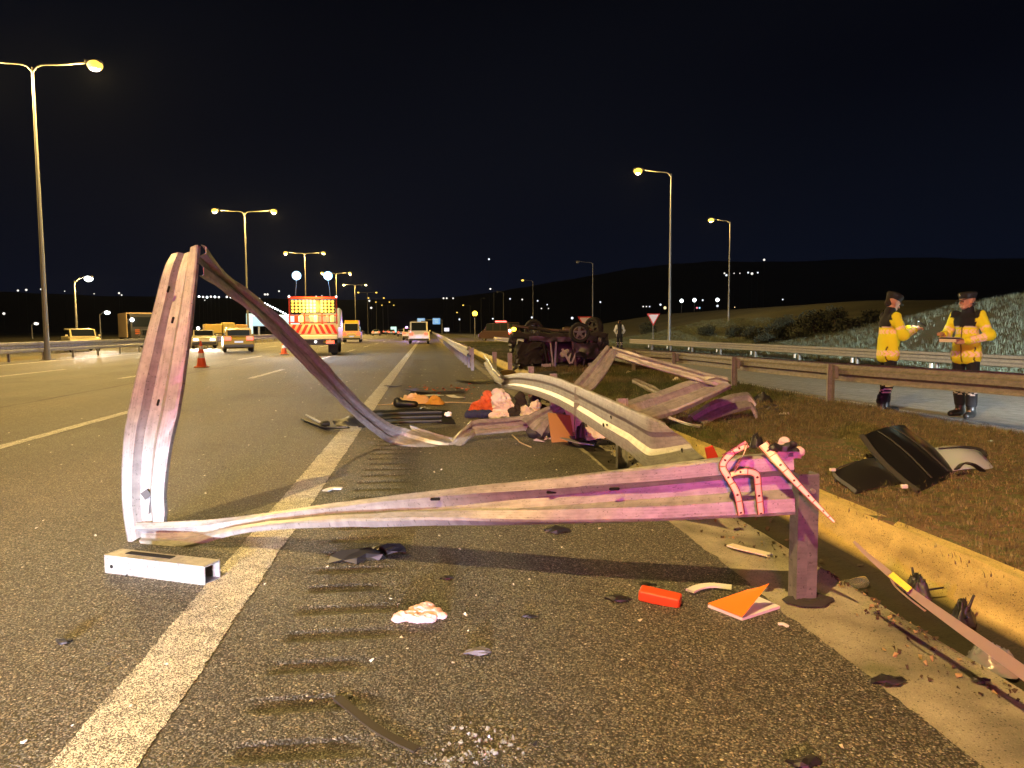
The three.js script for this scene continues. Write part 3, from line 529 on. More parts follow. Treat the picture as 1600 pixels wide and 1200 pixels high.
  part('trousers', blob(tr, cell, 0.04, (x, y, z) => y > 0.3 && y < 0.5 && Math.abs(((y * 22 + x * 9) % 1 + 1) % 1 - 0.5) < 0.2 && (Math.abs(y - 0.34) < 0.03 || Math.abs(y - 0.44) < 0.035) ? [0.75, 0.6, 0.62] : [0.006, 0.006, 0.009]), CLOTH, o);
  for (const i of [0, 1]) part('boot', blob([[ank[i].clone().add(V(0, 0.16, 0)), ank[i].clone().add(V(0, -0.03, 0)), 0.064, 0.058], [ank[i].clone().add(V(0, -0.035, -0.02)), toe[i], 0.055, 0.045]], 0.013, 0.03), BOOT, o);
  if (cap) {
    const c = new THREE.Group(); c.name = 'cap'; c.position.copy(hp(0, 0.045, -0.008)); c.quaternion.copy(hq); o.add(c);
    part('crown', new THREE.LatheGeometry([[0.102, -0.012], [0.106, 0.02], [0.118, 0.05], [0.112, 0.075], [0.07, 0.09], [0.001, 0.094]].map(p => new THREE.Vector2(...p)), 28).scale(0.96, cap === 'soft' ? 0.9 : 1.1, 1.06), NAVY, c);
    const v = []; for (let i = 0; i <= 10; i++) { const a = lerp(-1.25, 1.25, i / 10); v.push([Math.sin(a) * 0.1, Math.cos(a) * 0.1]); } for (let i = 10; i >= 0; i--) { const a = lerp(-1.25, 1.25, i / 10); v.push([Math.sin(a) * 0.1, Math.cos(a) * 0.1 + 0.07 * Math.cos(a * 1.2)]); }
    part('visor', extrude(v, 0.007, 0.001).rotateX(Math.PI / 2 + 0.22).translate(0, 0.0, 0.0), BOOT, c);
    part('cap_badge', put(new THREE.SphereGeometry(0.016, 10, 8).scale(1, 1.2, 0.35), 0, 0.045, 0.118), std(0.5, 0.45, 0.3), c);
  }
  return o;
}
const Y = [0.74, 0.7, 0.02], NV = [0.006, 0.006, 0.011], REF = [0.9, 0.62, 0.52];
const chev = (a, b) => ((a * 17 + Math.abs(((b * 14) % 1 + 1) % 1 - 0.5) * 1.2) % 1 + 1) % 1 < 0.62;
const vest = (x, y, z, lean, el, wr) => {
  const p = V(x, y, z);
  let arm = 0, t = 0;
  [0, 1].forEach(i => {                                   // forearm and upper arm bands
    const sh = V(i ? -0.168 : 0.168, 1.44, lean);
    for (const [a, b, k] of [[sh, el[i], 1], [el[i], wr[i], 2]]) { const d = b.clone().sub(a), h = clamp(p.clone().sub(a).dot(d) / d.lengthSq(), 0, 1), q = a.clone().addScaledVector(d, h).distanceTo(p); if (q < 0.092 && Math.abs(x) > 0.13 - (k - 1) * 0.2 && (k === 2 ? q < 0.075 : h > 0.12)) { arm = k; t = h; } }
  });
  if (arm === 1) return t > 0.55 && t < 0.72 ? (chev(t * 0.3, x + z) ? REF : Y) : t < 0.0 ? NV : Y;
  if (arm === 2) return t > 0.2 && t < 0.8 ? (chev(t * 0.26, y + x) ? REF : Y) : Y;
  if (y > 1.27) return Math.abs(x) < 0.2 ? (y < 1.29 && Math.abs(x) > 0.03 ? [0.6, 0.5, 0.55] : NV) : Y;
  if (y < 0.76) return NV;
  if (z > 0.1 && Math.abs(x) < 0.008) return NV;
  const a = Math.atan2(x, z);
  if ((y > 1.18 && y < 1.25) || (y > 0.86 && y < 0.93)) return chev(a * 0.14, y) ? REF : Y;
  if (Math.abs(Math.abs(x) - 0.15) < 0.008 && y < 1.0) return NV;
  return Y;
};
{
  const f1 = G(1384, 645, -0.1), f2 = G(1506, 651, -0.1);
  person('left officer in yellow jacket and dark cap, looking down at a phone', V(f1.x, -0.1, f1.z), 1.4, {
    lE: V(0.24, 1.16, 0.12), lW: V(0.06, 1.27, 0.34), rE: V(-0.25, 1.15, 0.1), rW: V(-0.07, 1.25, 0.35),
    lH: [V(-0.15, 0.25, 0.9), V(1, 0, 0.2), V(0, 1, -0.2)], rH: [V(0.3, 0.2, 0.9), V(-1, 0, 0.3), V(0, 1, -0.2)], headYaw: 0.1, headPitch: 0.42, lean: 0.02, scale: 1.13, jacket: vest, feet: 0.12 });
  const p2 = person('right officer in yellow jacket, facing left and holding a clipboard', V(f2.x, -0.1, f2.z), -1.15, {
    lE: V(0.32, 1.15, 0.04), lW: V(0.12, 1.08, 0.29), rE: V(-0.27, 1.15, 0.04), rW: V(-0.16, 1.18, 0.32),
    lH: [V(-0.5, 0, 0.85), V(0.3, -0.9, 0.2), V(0.8, 0.2, 0.5)], rH: [V(0.1, 0.1, 1), V(-0.9, 0.2, 0), V(0, 1, 0)], headYaw: -0.45, headPitch: 0.08, scale: 1.13, jacket: vest, feet: 0.1, cap: 'soft' });
  const ph = V(-0.01, 1.33, 0.475).multiplyScalar(1.13).applyAxisAngle(V(0, 1, 0), 1.4).add(V(f1.x, -0.1, f1.z));
  const phone = thing('phone', 'lit phone in the hands of the left officer', 'phone', ph, 1.4);
  part('case', rb(0.075, 0.15, 0.009, 0.003, 0, 0, 0, -0.95), M.black, phone);
  part('screen', bx(0.068, 0.138, 0.001, 0, 0.005 * 0.58, -0.0052 * 0.9, -0.95), glow(0.75, 1, 0.92, 2.2), phone);
  pointLamp(phone, V(0, 0.06, -0.07), new THREE.Color().setRGB(0.7, 1, 0.85), 0.35, 2);
  const cb = V(-0.02, 1.12, 0.37).multiplyScalar(1.13).applyAxisAngle(V(0, 1, 0), -1.15).add(V(f2.x, -0.1, f2.z));
  const board = thing('clipboard', 'dark clipboard with papers held by the right officer', 'clipboard', cb, -1.15);
  part('board', rb(0.3, 0.012, 0.22, 0.004, 0, 0, 0, -0.12), std(0.05, 0.015, 0.012), board);
  part('papers', bx(0.28, 0.006, 0.2, 0, 0.011, 0.002, -0.12), M.white, board);
  part('paper_edge', bx(0.26, 0.05, 0.012, 0, -0.03, 0.09), std(0.6, 0.5, 0.4), board);
  const f3 = G(968, 545); const d3 = 46, b3 = at(968, 543, d3);
  person('person in dark vest with white sleeves and jeans, far off behind the rail', V(b3.x, 0, b3.z), 2.9, {
    lE: V(0.27, 1.16, 0.02), lW: V(0.2, 0.98, 0.2), rE: V(-0.27, 1.16, 0.02), rW: V(-0.2, 0.98, 0.2), lH: [V(-0.2, -0.3, 0.9), V(1, 0, 0.2), V(0, 1, 0)], rH: [V(0.2, -0.3, 0.9), V(-1, 0, 0.2), V(0, 1, 0)], cap: null, cell: 0.03, scale: 1.05,
    jacket: (x, y, z) => Math.abs(x) > 0.17 ? [0.7, 0.7, 0.65] : Math.abs(x) > 0.13 && y > 1 ? [0.7, 0.65, 0.5] : [0.015, 0.015, 0.015] });
}

// ---------------------------------------------------------------- vehicles
const PROF = {   // outlines in (share of length from the front, height in m): body below the belt, then the cabin
  hatch: { L: 4.3, W: 1.8, body: [[0, 0.35], [0, 0.72], [0.05, 0.86], [0.26, 1.0], [0.95, 1.02], [1, 0.85], [1, 0.38], [0.94, 0.26], [0.06, 0.24]], cab: [[0.24, 0.98], [0.4, 1.44], [0.8, 1.52], [0.97, 1.4], [0.985, 0.99]] },
  sedan: { L: 4.5, W: 1.78, body: [[0, 0.35], [0, 0.68], [0.05, 0.82], [0.27, 0.95], [0.98, 0.98], [1, 0.8], [1, 0.38], [0.94, 0.26], [0.06, 0.24]], cab: [[0.26, 0.93], [0.4, 1.38], [0.68, 1.42], [0.86, 0.96]] },
  wagon: { L: 4.6, W: 1.8, body: [[0, 0.35], [0, 0.75], [0.05, 0.9], [0.24, 1.0], [0.98, 1.02], [1, 0.85], [1, 0.38], [0.94, 0.26], [0.06, 0.24]], cab: [[0.22, 0.98], [0.34, 1.5], [0.9, 1.56], [0.98, 1.0]] },
  van: { L: 5.2, W: 1.95, body: [[0, 0.4], [0, 0.8], [0.05, 1.0], [0.16, 1.15], [0.99, 1.15], [1, 0.9], [1, 0.42], [0.95, 0.3], [0.05, 0.3]], cab: [[0.14, 1.13], [0.26, 2.0], [0.95, 2.1], [0.985, 1.13]] },
};
function wheel(o, x, y, z, r, w = 0.2, rimMat = M.steel, spokes = 5) {
  const g = new THREE.Group(); g.name = 'wheel'; g.position.set(x, y, z); o.add(g);
  part('tyre', new THREE.TorusGeometry(r * 0.8, r * 0.2, 8, 26).scale(1, 1, w / (r * 0.4)).rotateY(Math.PI / 2), M.rubber, g);
  const rim = [cy(r * 0.2, r * 0.2, w * 0.7, 0, 0, 0, 0, 0, Math.PI / 2, 14), put(new THREE.TorusGeometry(r * 0.6, r * 0.05, 6, 22), w * 0.3, 0, 0, 0, Math.PI / 2), put(new THREE.TorusGeometry(r * 0.6, r * 0.05, 6, 22), -w * 0.3, 0, 0, 0, Math.PI / 2)];
  for (let k = 0; k < spokes; k++) { const a = k / spokes * 2 * Math.PI; for (const s of [-1, 1]) rim.push(bx(0.025, r * 0.56, r * 0.16, s * w * 0.28, Math.cos(a) * r * 0.34, Math.sin(a) * r * 0.34, a)); }
  part('rim', rim, rimMat, g);
  return g;
}
function car(label, category, kind, pos, turn, paint, { lights = 'rear', group, lit = 1, detail = true } = {}) {
  const P = PROF[kind], o = thing(kind === 'van' ? 'van' : 'car', label, category, pos, turn, group), { L, W } = P;
  const toZ = g => g.rotateY(-Math.PI / 2), pts = a => a.map(([u, y]) => [(u - 0.5) * L, y]);
  part('body', [toZ(extrude(pts(P.body), W, 0.06)), ...[0.18, 0.82].map(u => put(new THREE.TorusGeometry(0.36, 0.05, 6, 20, Math.PI).rotateY(Math.PI / 2), W / 2 - 0.02, 0.34, (u - 0.5) * L))], paint, o);
  const c = pts(P.cab), top = Math.max(...P.cab.map(a => a[1]));
  const cabin = part('cabin', toZ(extrude(c, W * 0.84, 0.05)), paint, o);
  // panes: windscreen, rear window and side windows stand a few mm proud
  const pane = (a, b, w) => { const dx = b[0] - a[0], dy = b[1] - a[1], l = Math.hypot(dx, dy); return put(new THREE.BoxGeometry(w, l * 0.78, 0.02), 0, (a[1] + b[1]) / 2 + 0.005, (a[0] + b[0]) / 2, Math.atan2(dx, dy)); };
  part('windscreen', pane([c[0][0] - 0.03, c[0][1] + 0.02], [c[1][0] - 0.03, c[1][1] + 0.02], W * 0.74), M.glass, cabin);
  const e = c.length; part('rear_window', pane([c[e - 1][0] + 0.03, c[e - 1][1] + 0.02], [c[e - 2][0] + 0.03, c[e - 2][1] + 0.02], W * 0.7), M.glass, cabin);
  for (const s of [-1, 1]) {
    const z0 = lerp(c[0][0], c[1][0], 0.7), z1 = c[e - 1][0] - 0.25, y0 = P.cab[0][1] + 0.07, y1 = top - 0.12, n = kind === 'sedan' || kind === 'hatch' ? 2 : 3;
    for (let k = 0; k < n; k++) { const a = lerp(z0, z1, k / n) + 0.04, b = lerp(z0, z1, (k + 1) / n) - 0.04; part('side_window', bx(0.012, y1 - y0, b - a, s * (W * 0.42 + 0.004), (y0 + y1) / 2, (a + b) / 2), M.glass, cabin); }
    part('wing_mirror', rb(0.16, 0.12, 0.09, 0.03, s * (W / 2 + 0.06), P.cab[0][1] + 0.1, lerp(c[0][0], c[1][0], 0.3)), paint, o);
    for (const u of [0.18, 0.82]) wheel(o, s * (W / 2 - 0.11), 0.33, (u - 0.5) * L, 0.33);
    part('headlamp', rb(0.34, 0.14, 0.1, 0.03, s * (W / 2 - 0.3), 0.68, -L / 2 + 0.02), lights === 'front' ? M.head : M.glass, o);
    part('tail_lamp', rb(0.4, 0.24, 0.1, 0.03, s * (W / 2 - 0.26), P.body[5][1] + 0.02, L / 2), lights === 'rear' ? M.tail : M.red, o);
  }
  part('number_plate', bx(0.5, 0.11, 0.02, 0, 0.66, L / 2 + 0.004), M.plate, o);
  part('bumper', [rb(W * 0.96, 0.2, 0.14, 0.05, 0, 0.42, L / 2 - 0.03), rb(W * 0.96, 0.2, 0.14, 0.05, 0, 0.42, -L / 2 + 0.03)], M.dark, o);
  if (detail) part('door_seam', [-1, 1].flatMap(s => [0.36, 0.56].map(u => bx(0.01, 0.6, 0.012, s * W / 2, 0.65, (u - 0.5) * L))), M.hole, o);
  if (lights === 'front') for (const s of [-1, 1]) { const l = new THREE.SpotLight(0xfff2dd, 500 * lit, 0, 0.35, 0.5, 2); l.position.set(s * (W / 2 - 0.3), 0.68, -L / 2 - 0.1); l.target.position.set(s * (W / 2 - 0.3), -0.3, -L / 2 - 12); l.castShadow = true; o.add(l, l.target); }
  return o;
}
const paintM = (r, g, b) => { const m = new THREE.MeshPhysicalMaterial({ roughness: 0.35, clearcoat: 0.6, clearcoatRoughness: 0.15, side: THREE.DoubleSide }); m.color.setRGB(r, g, b); return m; };
const CARW = paintM(0.7, 0.7, 0.68), CARS = paintM(0.35, 0.36, 0.38), CARD = paintM(0.03, 0.032, 0.04), CARY = paintM(0.55, 0.4, 0.1);
const lane = (px, py) => { const p = G(px, py); p.y = 0; return p; };

{ // moving car seen from behind on the left lanes
  const p = at(371, 535, 47); p.y = 0;
  const o = car('yellowish car with red tail lamps driving away left of the cones', 'car', 'hatch', p, 0.28, paintM(0.28, 0.2, 0.025));
  part('roof_rail', [-1, 1].map(s => rb(0.04, 0.04, 1.9, 0.015, s * 0.6, 1.56, 0.4)), M.dark, o);
}
const van1 = at(655, 524, 72);
{
  const o = car('white van stopped on the edge line far ahead, seen from behind', 'van', 'van', V(van1.x, 0, van1.z), 0, paintM(0.75, 0.76, 0.8));
  part('light_bar', [rb(0.5, 0.1, 0.2, 0.03, -0.45, 2.16, -0.6), rb(0.5, 0.1, 0.2, 0.03, 0.45, 2.16, -0.6)], M.dark, o);
}
{ // yellow lit service van with boards
  const p = at(551, 522, 82);
  const o = car('cream service van with a row of red lamps, right of the chevron truck', 'van', 'van', V(p.x, 0, p.z), 0.05, paintM(0.75, 0.62, 0.3));
  for (let k = 0; k < 5; k++) part('lamp_strip', rb(0.26, 0.12, 0.05, 0.02, -0.7 + k * 0.35, 1.1, 2.63), M.tail, o);
  part('roof_rack', [bx(1.5, 0.3, 2.5, 0, 2.25, 0.2)], M.yellow, o);
}
{ // cars with tail lamps far away
  const base = car('distant car with glowing tail lamps, leftmost before the white sign', 'car', 'sedan', V(-16, 0, -150), 0, CARS, { group: 'distant cars on the highway', detail: false });
  [[628, 150, 'distant car with glowing tail lamps left of the white van'], [612, 190, 'distant car under the pale sign'], [641, 110, 'distant car close behind the left of the white van'], [588, 170, 'distant car left of the pale sign'], [603, 240, 'farthest small car on the highway']].forEach(([px, d, l]) => { const q = at(px, 518, d); dup(base, V(q.x, 0, q.z), 0, l); });
}
{ // police car at the roadside, blue and magenta beacons
  const q = at(640, 521, 98);
  const o = car('police car with violet beacons beside the white van', 'car', 'wagon', V(q.x, 0, q.z), 0, CARW);
  part('beacon', rb(0.3, 0.16, 0.25, 0.05, -0.4, 1.64, 0), M.magenta, o); part('beacon', rb(0.3, 0.16, 0.25, 0.05, 0.4, 1.64, 0), M.blueLamp, o);
  pointLamp(o, V(0, 2.0, 0), new THREE.Color().setRGB(0.5, 0.3, 1), 250);
}
{ // vehicle with amber light and red bar beyond the wreck
  const q = at(781, 524, 82);
  const o = car('rescue vehicle with glaring amber lamp and red roof bar, left behind the wreck', 'van', 'van', V(q.x, 0, q.z), 0.6, paintM(0.06, 0.03, 0.03));
  part('light_bar', rb(1.5, 0.14, 0.25, 0.04, 0, 2.2, 0.2), glow(1, 0.12, 0.1, 5), o);
  part('amber_lamp', put(new THREE.SphereGeometry(0.24, 14, 10)), glow(1, 0.62, 0.03, 10), o).position.set(-0.3, 1.35, 2.75);
  part('work_lamp', put(new THREE.SphereGeometry(0.14, 12, 8)), M.head, o).position.set(-0.95, 1.2, 2.8);
  pointLamp(o, V(-0.3, 1.35, 2.75), new THREE.Color().setRGB(1, 0.6, 0.05), 160);
}
{ // traffic management truck: chevron board, amber panel, blue lamps on a mast
  const p = G(491, 556), o = thing('chevron_truck', 'highway safety truck with red and white chevron board, amber panel and two blue lamps', 'truck', V(p.x, 0, p.z), 0.06);
  part('chassis', [bx(0.9, 0.22, 5.4, 0, 0.72, -2.7), bx(2.3, 0.1, 0.1, 0, 0.62, 0.06)], M.black, o);
  part('cab', [extrude([[-1.2, 0.6], [-1.25, 1.6], [-1.0, 2.6], [0.5, 2.65], [0.5, 0.6]], 2.3, 0.08).rotateY(-Math.PI / 2).translate(0, 0, -5.4)], paintM(0.5, 0.35, 0.1), o);
  part('bed', [bx(2.5, 0.12, 3.9, 0, 0.98, -2.0), bx(0.05, 0.5, 3.9, -1.24, 1.25, -2.0), bx(0.05, 0.5, 3.9, 1.24, 1.25, -2.0)], M.steel, o);
  for (const s of [-1, 1]) { wheel(o, s * 0.98, 0.48, -1.0, 0.48, 0.34, M.dark); wheel(o, s * 0.98, 0.48, -4.9, 0.46, 0.28, M.dark); part('mud_flap', bx(0.5, 0.5, 0.02, s * 0.95, 0.4, -0.42), M.rubber, o); }
  part('bumper', rb(2.45, 0.22, 0.12, 0.03, 0, 0.98, 0.1), M.white, o);
  const b = part('chevron_board', bx(2.5, 0.52, 0.04, 0, 1.4, 0.1), std(0.5, 0.45, 0.46), o);
  for (let k = 0; k < 4; k++) for (const s of [-1, 1]) { const x = 0.16 + k * 0.31; part('stripe', extrude([[s * x, 1.16], [s * Math.min(1.24, x + 0.17), 1.16], [s * Math.max(0, x - 0.07), 1.64], [s * Math.max(0, x - 0.24), 1.64]], 0.012, 0).translate(0, 0, 0.13), std(0.62, 0.02, 0.035), b); }
  for (const s of [-1, 1]) for (const x of [0.45, 1.2]) part('frame_post', bx(0.07, 1.9, 0.07, s * x, 2.1, 0.0), M.red, o);
  part('cross_bar', [bx(2.5, 0.06, 0.06, 0, 1.76, 0.06), bx(2.5, 0.06, 0.06, 0, 2.12, 0.06), bx(2.5, 0.1, 0.12, 0, 3.05, 0.0)], M.red, o);
  for (const [x, m] of [[-0.85, M.red], [-0.6, M.white], [-0.1, M.steel], [0.12, M.white], [0.75, M.steel], [0.98, M.white]]) part('stacked_sign', rb(0.2, 0.36, 0.06, 0.03, x, 1.94, 0.12), m, o);
  const pan = part('amber_panel', rb(2.3, 0.72, 0.14, 0.04, 0, 2.6, 0.05), M.black, o);
  for (let r = 0; r < 4; r++) for (let k = 0; k < 12; k++) if (k !== 7) part('panel_lamp', cy(0.075, 0.075, 0.03, -1.02 + k * 0.185, 2.34 + r * 0.17, 0.13, Math.PI / 2, 0, 0, 10), M.amber, pan);
  pointLamp(o, V(0, 2.6, 0.6), new THREE.Color().setRGB(1, 0.55, 0.08), 40, 20);
  for (const s of [-1, 1]) {
    part('mast', bar(V(s * 0.9, 3.05, -0.1), V(s * 0.8, 4.05, -0.1), 0.02), M.black, o);
    part('blue_lamp', put(new THREE.SphereGeometry(0.23, 18, 12)), M.blueLamp, o).position.set(s * 0.8, 4.2, -0.05);
    pointLamp(o, V(s * 0.8, 4.2, -0.05), new THREE.Color().setRGB(0.25, 0.55, 1), 70, 8);
    part('corner_lamp', put(new THREE.SphereGeometry(0.06, 8, 6)), M.farWhite, o).position.set(s * 1.2, 3.1, 0.05);
    part('tail_lamp', rb(0.42, 0.16, 0.06, 0.02, s * 0.85, 0.72, 0.14), M.tail, o);
  }
  part('reversing_lamp', put(new THREE.SphereGeometry(0.06, 8, 6)), M.head, o).position.set(0.1, 0.74, 0.16);
}
{ // opposite carriageway
  const q1 = at(126, 528, 50);
  car('cream estate car facing us beyond the median guardrail', 'car', 'wagon', V(q1.x, 0, q1.z), Math.PI + 0.55, paintM(0.75, 0.65, 0.35), { lights: 'front', lit: 0.6 });
  const q2 = at(318, 524, 58);
  car('pale saloon car beyond the median, between the peak of the rail and the moving car', 'car', 'sedan', V(q2.x, 0, q2.z), Math.PI + 0.3, paintM(0.6, 0.55, 0.35), { lights: 'front', lit: 0.6 });
  const q3 = at(236, 526, 62);
  car('dark car beside the lorry beyond the median', 'car', 'hatch', V(q3.x, 0, q3.z), Math.PI + 0.4, CARD, { lights: 'front', lit: 0.5 });
  const q4 = at(214, 520, 76), o = thing('lorry', 'dark lorry with two bright lamps and a pale box, beyond the median', 'lorry', V(q4.x, 0, q4.z), Math.PI + 0.5);
  part('cab', [extrude([[-1.1, 0.6], [-1.2, 1.4], [-1.05, 3.0], [0.9, 3.1], [0.9, 0.6]], 2.45, 0.1).rotateY(-Math.PI / 2).translate(0, 0, -3.6)], paintM(0.05, 0.05, 0.05), o);
  part('windscreen', bx(2.1, 0.95, 0.03, 0, 2.25, -4.77, 0.09), M.glass, o);
  part('grille', [0, 1, 2].map(k => bx(1.7, 0.07, 0.04, 0, 1.1 + k * 0.18, -4.84)), M.orange, o);
  part('box', rb(2.5, 2.5, 6, 0.05, 0, 1.95, 0.7), std(0.6, 0.45, 0.28), o);
  part('chassis', bx(1, 0.25, 8, 0, 0.6, -0.4), M.black, o);
  for (const s of [-1, 1]) { for (const z of [-3.6, 1.6, 2.8]) wheel(o, s * 1.05, 0.5, z, 0.5, 0.3, M.dark); part('lamp', put(new THREE.SphereGeometry(0.19, 12, 8)), M.head, o).position.set(s * 1.08, 2.45, -4.85); part('mirror', rb(0.1, 0.5, 0.15, 0.03, s * 1.4, 2.3, -4.6), M.black, o); }
  const q5 = at(352, 518, 74), o2 = thing('lorry', 'lorry with yellow load behind the moving car, beyond the median', 'lorry', V(q5.x, 0, q5.z), Math.PI / 2 + 0.35);
  part('bed', [bx(2.4, 0.2, 4.6, 0, 1.0, 0), bx(2.4, 0.5, 0.08, 0, 1.3, -2.3)], M.dark, o2);
  for (const [z, w, h, m] of [[-1.2, 1.6, 0.9, std(0.75, 0.55, 0.15)], [0.25, 1.1, 1.05, std(0.7, 0.6, 0.2)], [1.5, 1.1, 0.85, std(0.7, 0.45, 0.15)]]) part('load', rb(2.2, h, w, 0.08, 0, 1.1 + h / 2, z), m, o2);
  for (const s of [-1, 1]) for (const z of [-1.5, 1.5]) wheel(o2, s * 1, 0.45, z, 0.45, 0.28, M.dark);
  part('lamp', put(new THREE.SphereGeometry(0.16, 10, 8)), M.head, o2).position.set(0.9, 1.6, -2.45);
}
{ // the wreck: car on its roof, wheels up, front torn open at the left
  const p = G(870, 579), o = thing('wrecked_car', 'dark wrecked car lying overturned with its wheels in the air on the grass', 'car wreck', V(p.x, 0.02, p.z), -0.12);
  const dents = (g, a, s) => { const q = g.attributes.position; for (let i = 0; i < q.count; i++) { const x = q.getX(i), y = q.getY(i), z = q.getZ(i); q.setXYZ(i, x + a * (fbm(y * 3 + s, z * 3, s, 3) - 0.5) * 2, y + a * (fbm(x * 3 + s, z * 3 + 5, s + 1, 3) - 0.5) * 2, z + a * (fbm(x * 3, y * 3 + s, s + 2, 3) - 0.5) * 2); } g.computeVertexNormals(); return g; };
  const body = std(0.02, 0.018, 0.02, { roughness: 0.4, metalness: 0.3 }), under = std(0.03, 0.026, 0.022, { roughness: 0.8, metalness: 0.2 }), grime = std(0.025, 0.022, 0.02, { roughness: 0.8 });
  part('underbody', toCreasedNormals(dents(new THREE.BoxGeometry(3.0, 0.16, 1.6, 24, 3, 14).translate(0.05, 1.12, -0.75), 0.1, 3), 0.4), under, o);
  part('interior', toCreasedNormals(dents(new THREE.BoxGeometry(2.3, 0.9, 0.5, 16, 8, 4).translate(0.15, 0.6, -0.9), 0.12, 41), 0.4), M.black, o);
  part('sill', [toCreasedNormals(dents(new THREE.BoxGeometry(2.2, 0.16, 0.12, 24, 3, 3).translate(0.2, 1.02, 0.08), 0.06, 9), 0.4)], body, o);
  part('roof', toCreasedNormals(dents(new THREE.BoxGeometry(2.0, 0.1, 1.5, 20, 2, 14).translate(0.25, 0.12, -0.75), 0.12, 5), 0.4), body, o);
  for (const [x, x2, m, w] of [[-0.45, -0.3, body, 0.1], [-0.22, -0.12, std(0.45, 0.42, 0.5), 0.05], [-0.02, -0.06, std(0.3, 0.26, 0.55), 0.07], [0.62, 0.42, body, 0.1], [0.5, 0.62, std(0.12, 0.06, 0.11), 0.09], [1.0, 0.86, body, 0.12]]) part('pillar', bar(V(x, 1.0, 0.06), V(x2, 0.08, 0.02), w * 0.5, w * 0.6, 6), m, o);
  part('door', [toCreasedNormals(dents(new THREE.BoxGeometry(0.75, 0.5, 0.09, 12, 8, 2).translate(0.95, 0.65, 0.12), 0.09, 14), 0.4)], body, o);
  part('rear_quarter', toCreasedNormals(dents(new THREE.BoxGeometry(0.75, 0.75, 1.55, 10, 10, 14).translate(1.3, 0.75, -0.8), 0.12, 22), 0.4), body, o);
  part('front_wing', toCreasedNormals(dents(new THREE.BoxGeometry(0.9, 0.7, 0.14, 14, 10, 2).rotateY(0.3).translate(-0.85, 0.55, 0.1), 0.16, 31), 0.4), grime, o);
  part('bonnet_remains', toCreasedNormals(dents(new THREE.BoxGeometry(0.95, 0.06, 1.3, 14, 2, 12).rotateZ(0.5).translate(-1.0, 0.28, -0.7), 0.14, 37), 0.4), body, o);
  for (let k = 0; k < 34; k++) {
    const x = rr(-1.5, -0.45), y = rr(0.12, 1.2), z = rr(-0.9, 0.16), s = rr(0.06, 0.2), m = [grime, under, body, M.rust, M.dark, std(0.07, 0.07, 0.07, { metalness: 0.5 })][k % 6];
    part('engine_part', k % 3 ? rb(s * rr(0.8, 2), s, s * rr(0.8, 1.6), s * 0.18, x, y, z, R() * 3, R() * 3, R() * 3) : cy(s * 0.6, s * 0.6, s * rr(0.6, 2), x, y, z, R() * 3, R() * 3, R() * 3, 12), m, o);
  }
  for (let k = 0; k < 9; k++) { const a = V(rr(-1.5, -0.5), rr(0.2, 1.1), rr(-0.3, 0.25)); part('hose', tb([a, a.clone().add(V(rr(-0.2, 0.3), rr(-0.2, 0.2), rr(0, 0.1))), a.clone().add(V(rr(0, 0.5), rr(-0.3, 0.2), rr(-0.1, 0.1)))], rr(0.012, 0.03), 14, 6), k % 2 ? M.black : grime, o); }
  part('exhaust', [tb([V(-1.45, 1.45, -0.6), V(-0.8, 1.36, -0.6), V(0.1, 1.28, -0.5), V(1.2, 1.3, -0.5)], 0.05, 30, 8), put(new THREE.CapsuleGeometry(0.1, 0.4, 6, 10), 0.5, 1.3, -0.5, 0, 0, Math.PI / 2)], std(0.12, 0.085, 0.06, { metalness: 0.4 }), o);
  part('axle', [bar(V(0.72, 1.22, 0.1), V(0.85, 1.3, -1.5), 0.05), bar(V(-0.7, 1.22, 0), V(-0.72, 1.3, -1.5), 0.045), bar(V(0.75, 1.2, -0.2), V(0.1, 1.25, -0.4), 0.04), bar(V(-0.2, 1.25, 0), V(-0.9, 1.4, -0.1), 0.045)], under, o);
  const alloy = std(0.2, 0.2, 0.21, { metalness: 0.5, roughness: 0.35 });
  const w1 = wheel(o, 0.72, 1.2, 0.16, 0.34, 0.2, alloy, 5); w1.rotation.y = Math.PI / 2 + 0.12;
  const w2 = wheel(o, 1.25, 1.36, -0.5, 0.37, 0.24, M.dark, 5); w2.rotation.set(0.1, Math.PI / 2 - 0.85, 0);
  const w3 = wheel(o, -0.72, 1.32, -1.3, 0.34, 0.22, M.dark, 5); w3.rotation.y = Math.PI / 2 + 0.3;
  part('airbag', blob([[V(0.2, 0.5, -0.1), V(0.35, 0.62, -0.15), 0.1, 0.06], [V(0.4, 0.35, -0.12), V(0.5, 0.5, -0.1), 0.06]], 0.02, 0.05), std(0.5, 0.5, 0.46), o);
  for (const g of [bx(0.07, 0.55, 0.03, 0.3, 0.45, 0.08, 0, 0, 0.5), bx(0.05, 0.4, 0.03, 0.55, 0.4, 0.1, 0, 0, -0.4), bx(0.3, 0.1, 0.1, -0.35, 0.16, 0.16), bx(0.09, 0.22, 0.05, 1.05, 0.13, 0.25, 0, 0, 0.1), bx(0.09, 0.2, 0.05, 1.2, 0.12, 0.22)]) part('torn_lining', g, std(0.4, 0.36, 0.4), o);
}
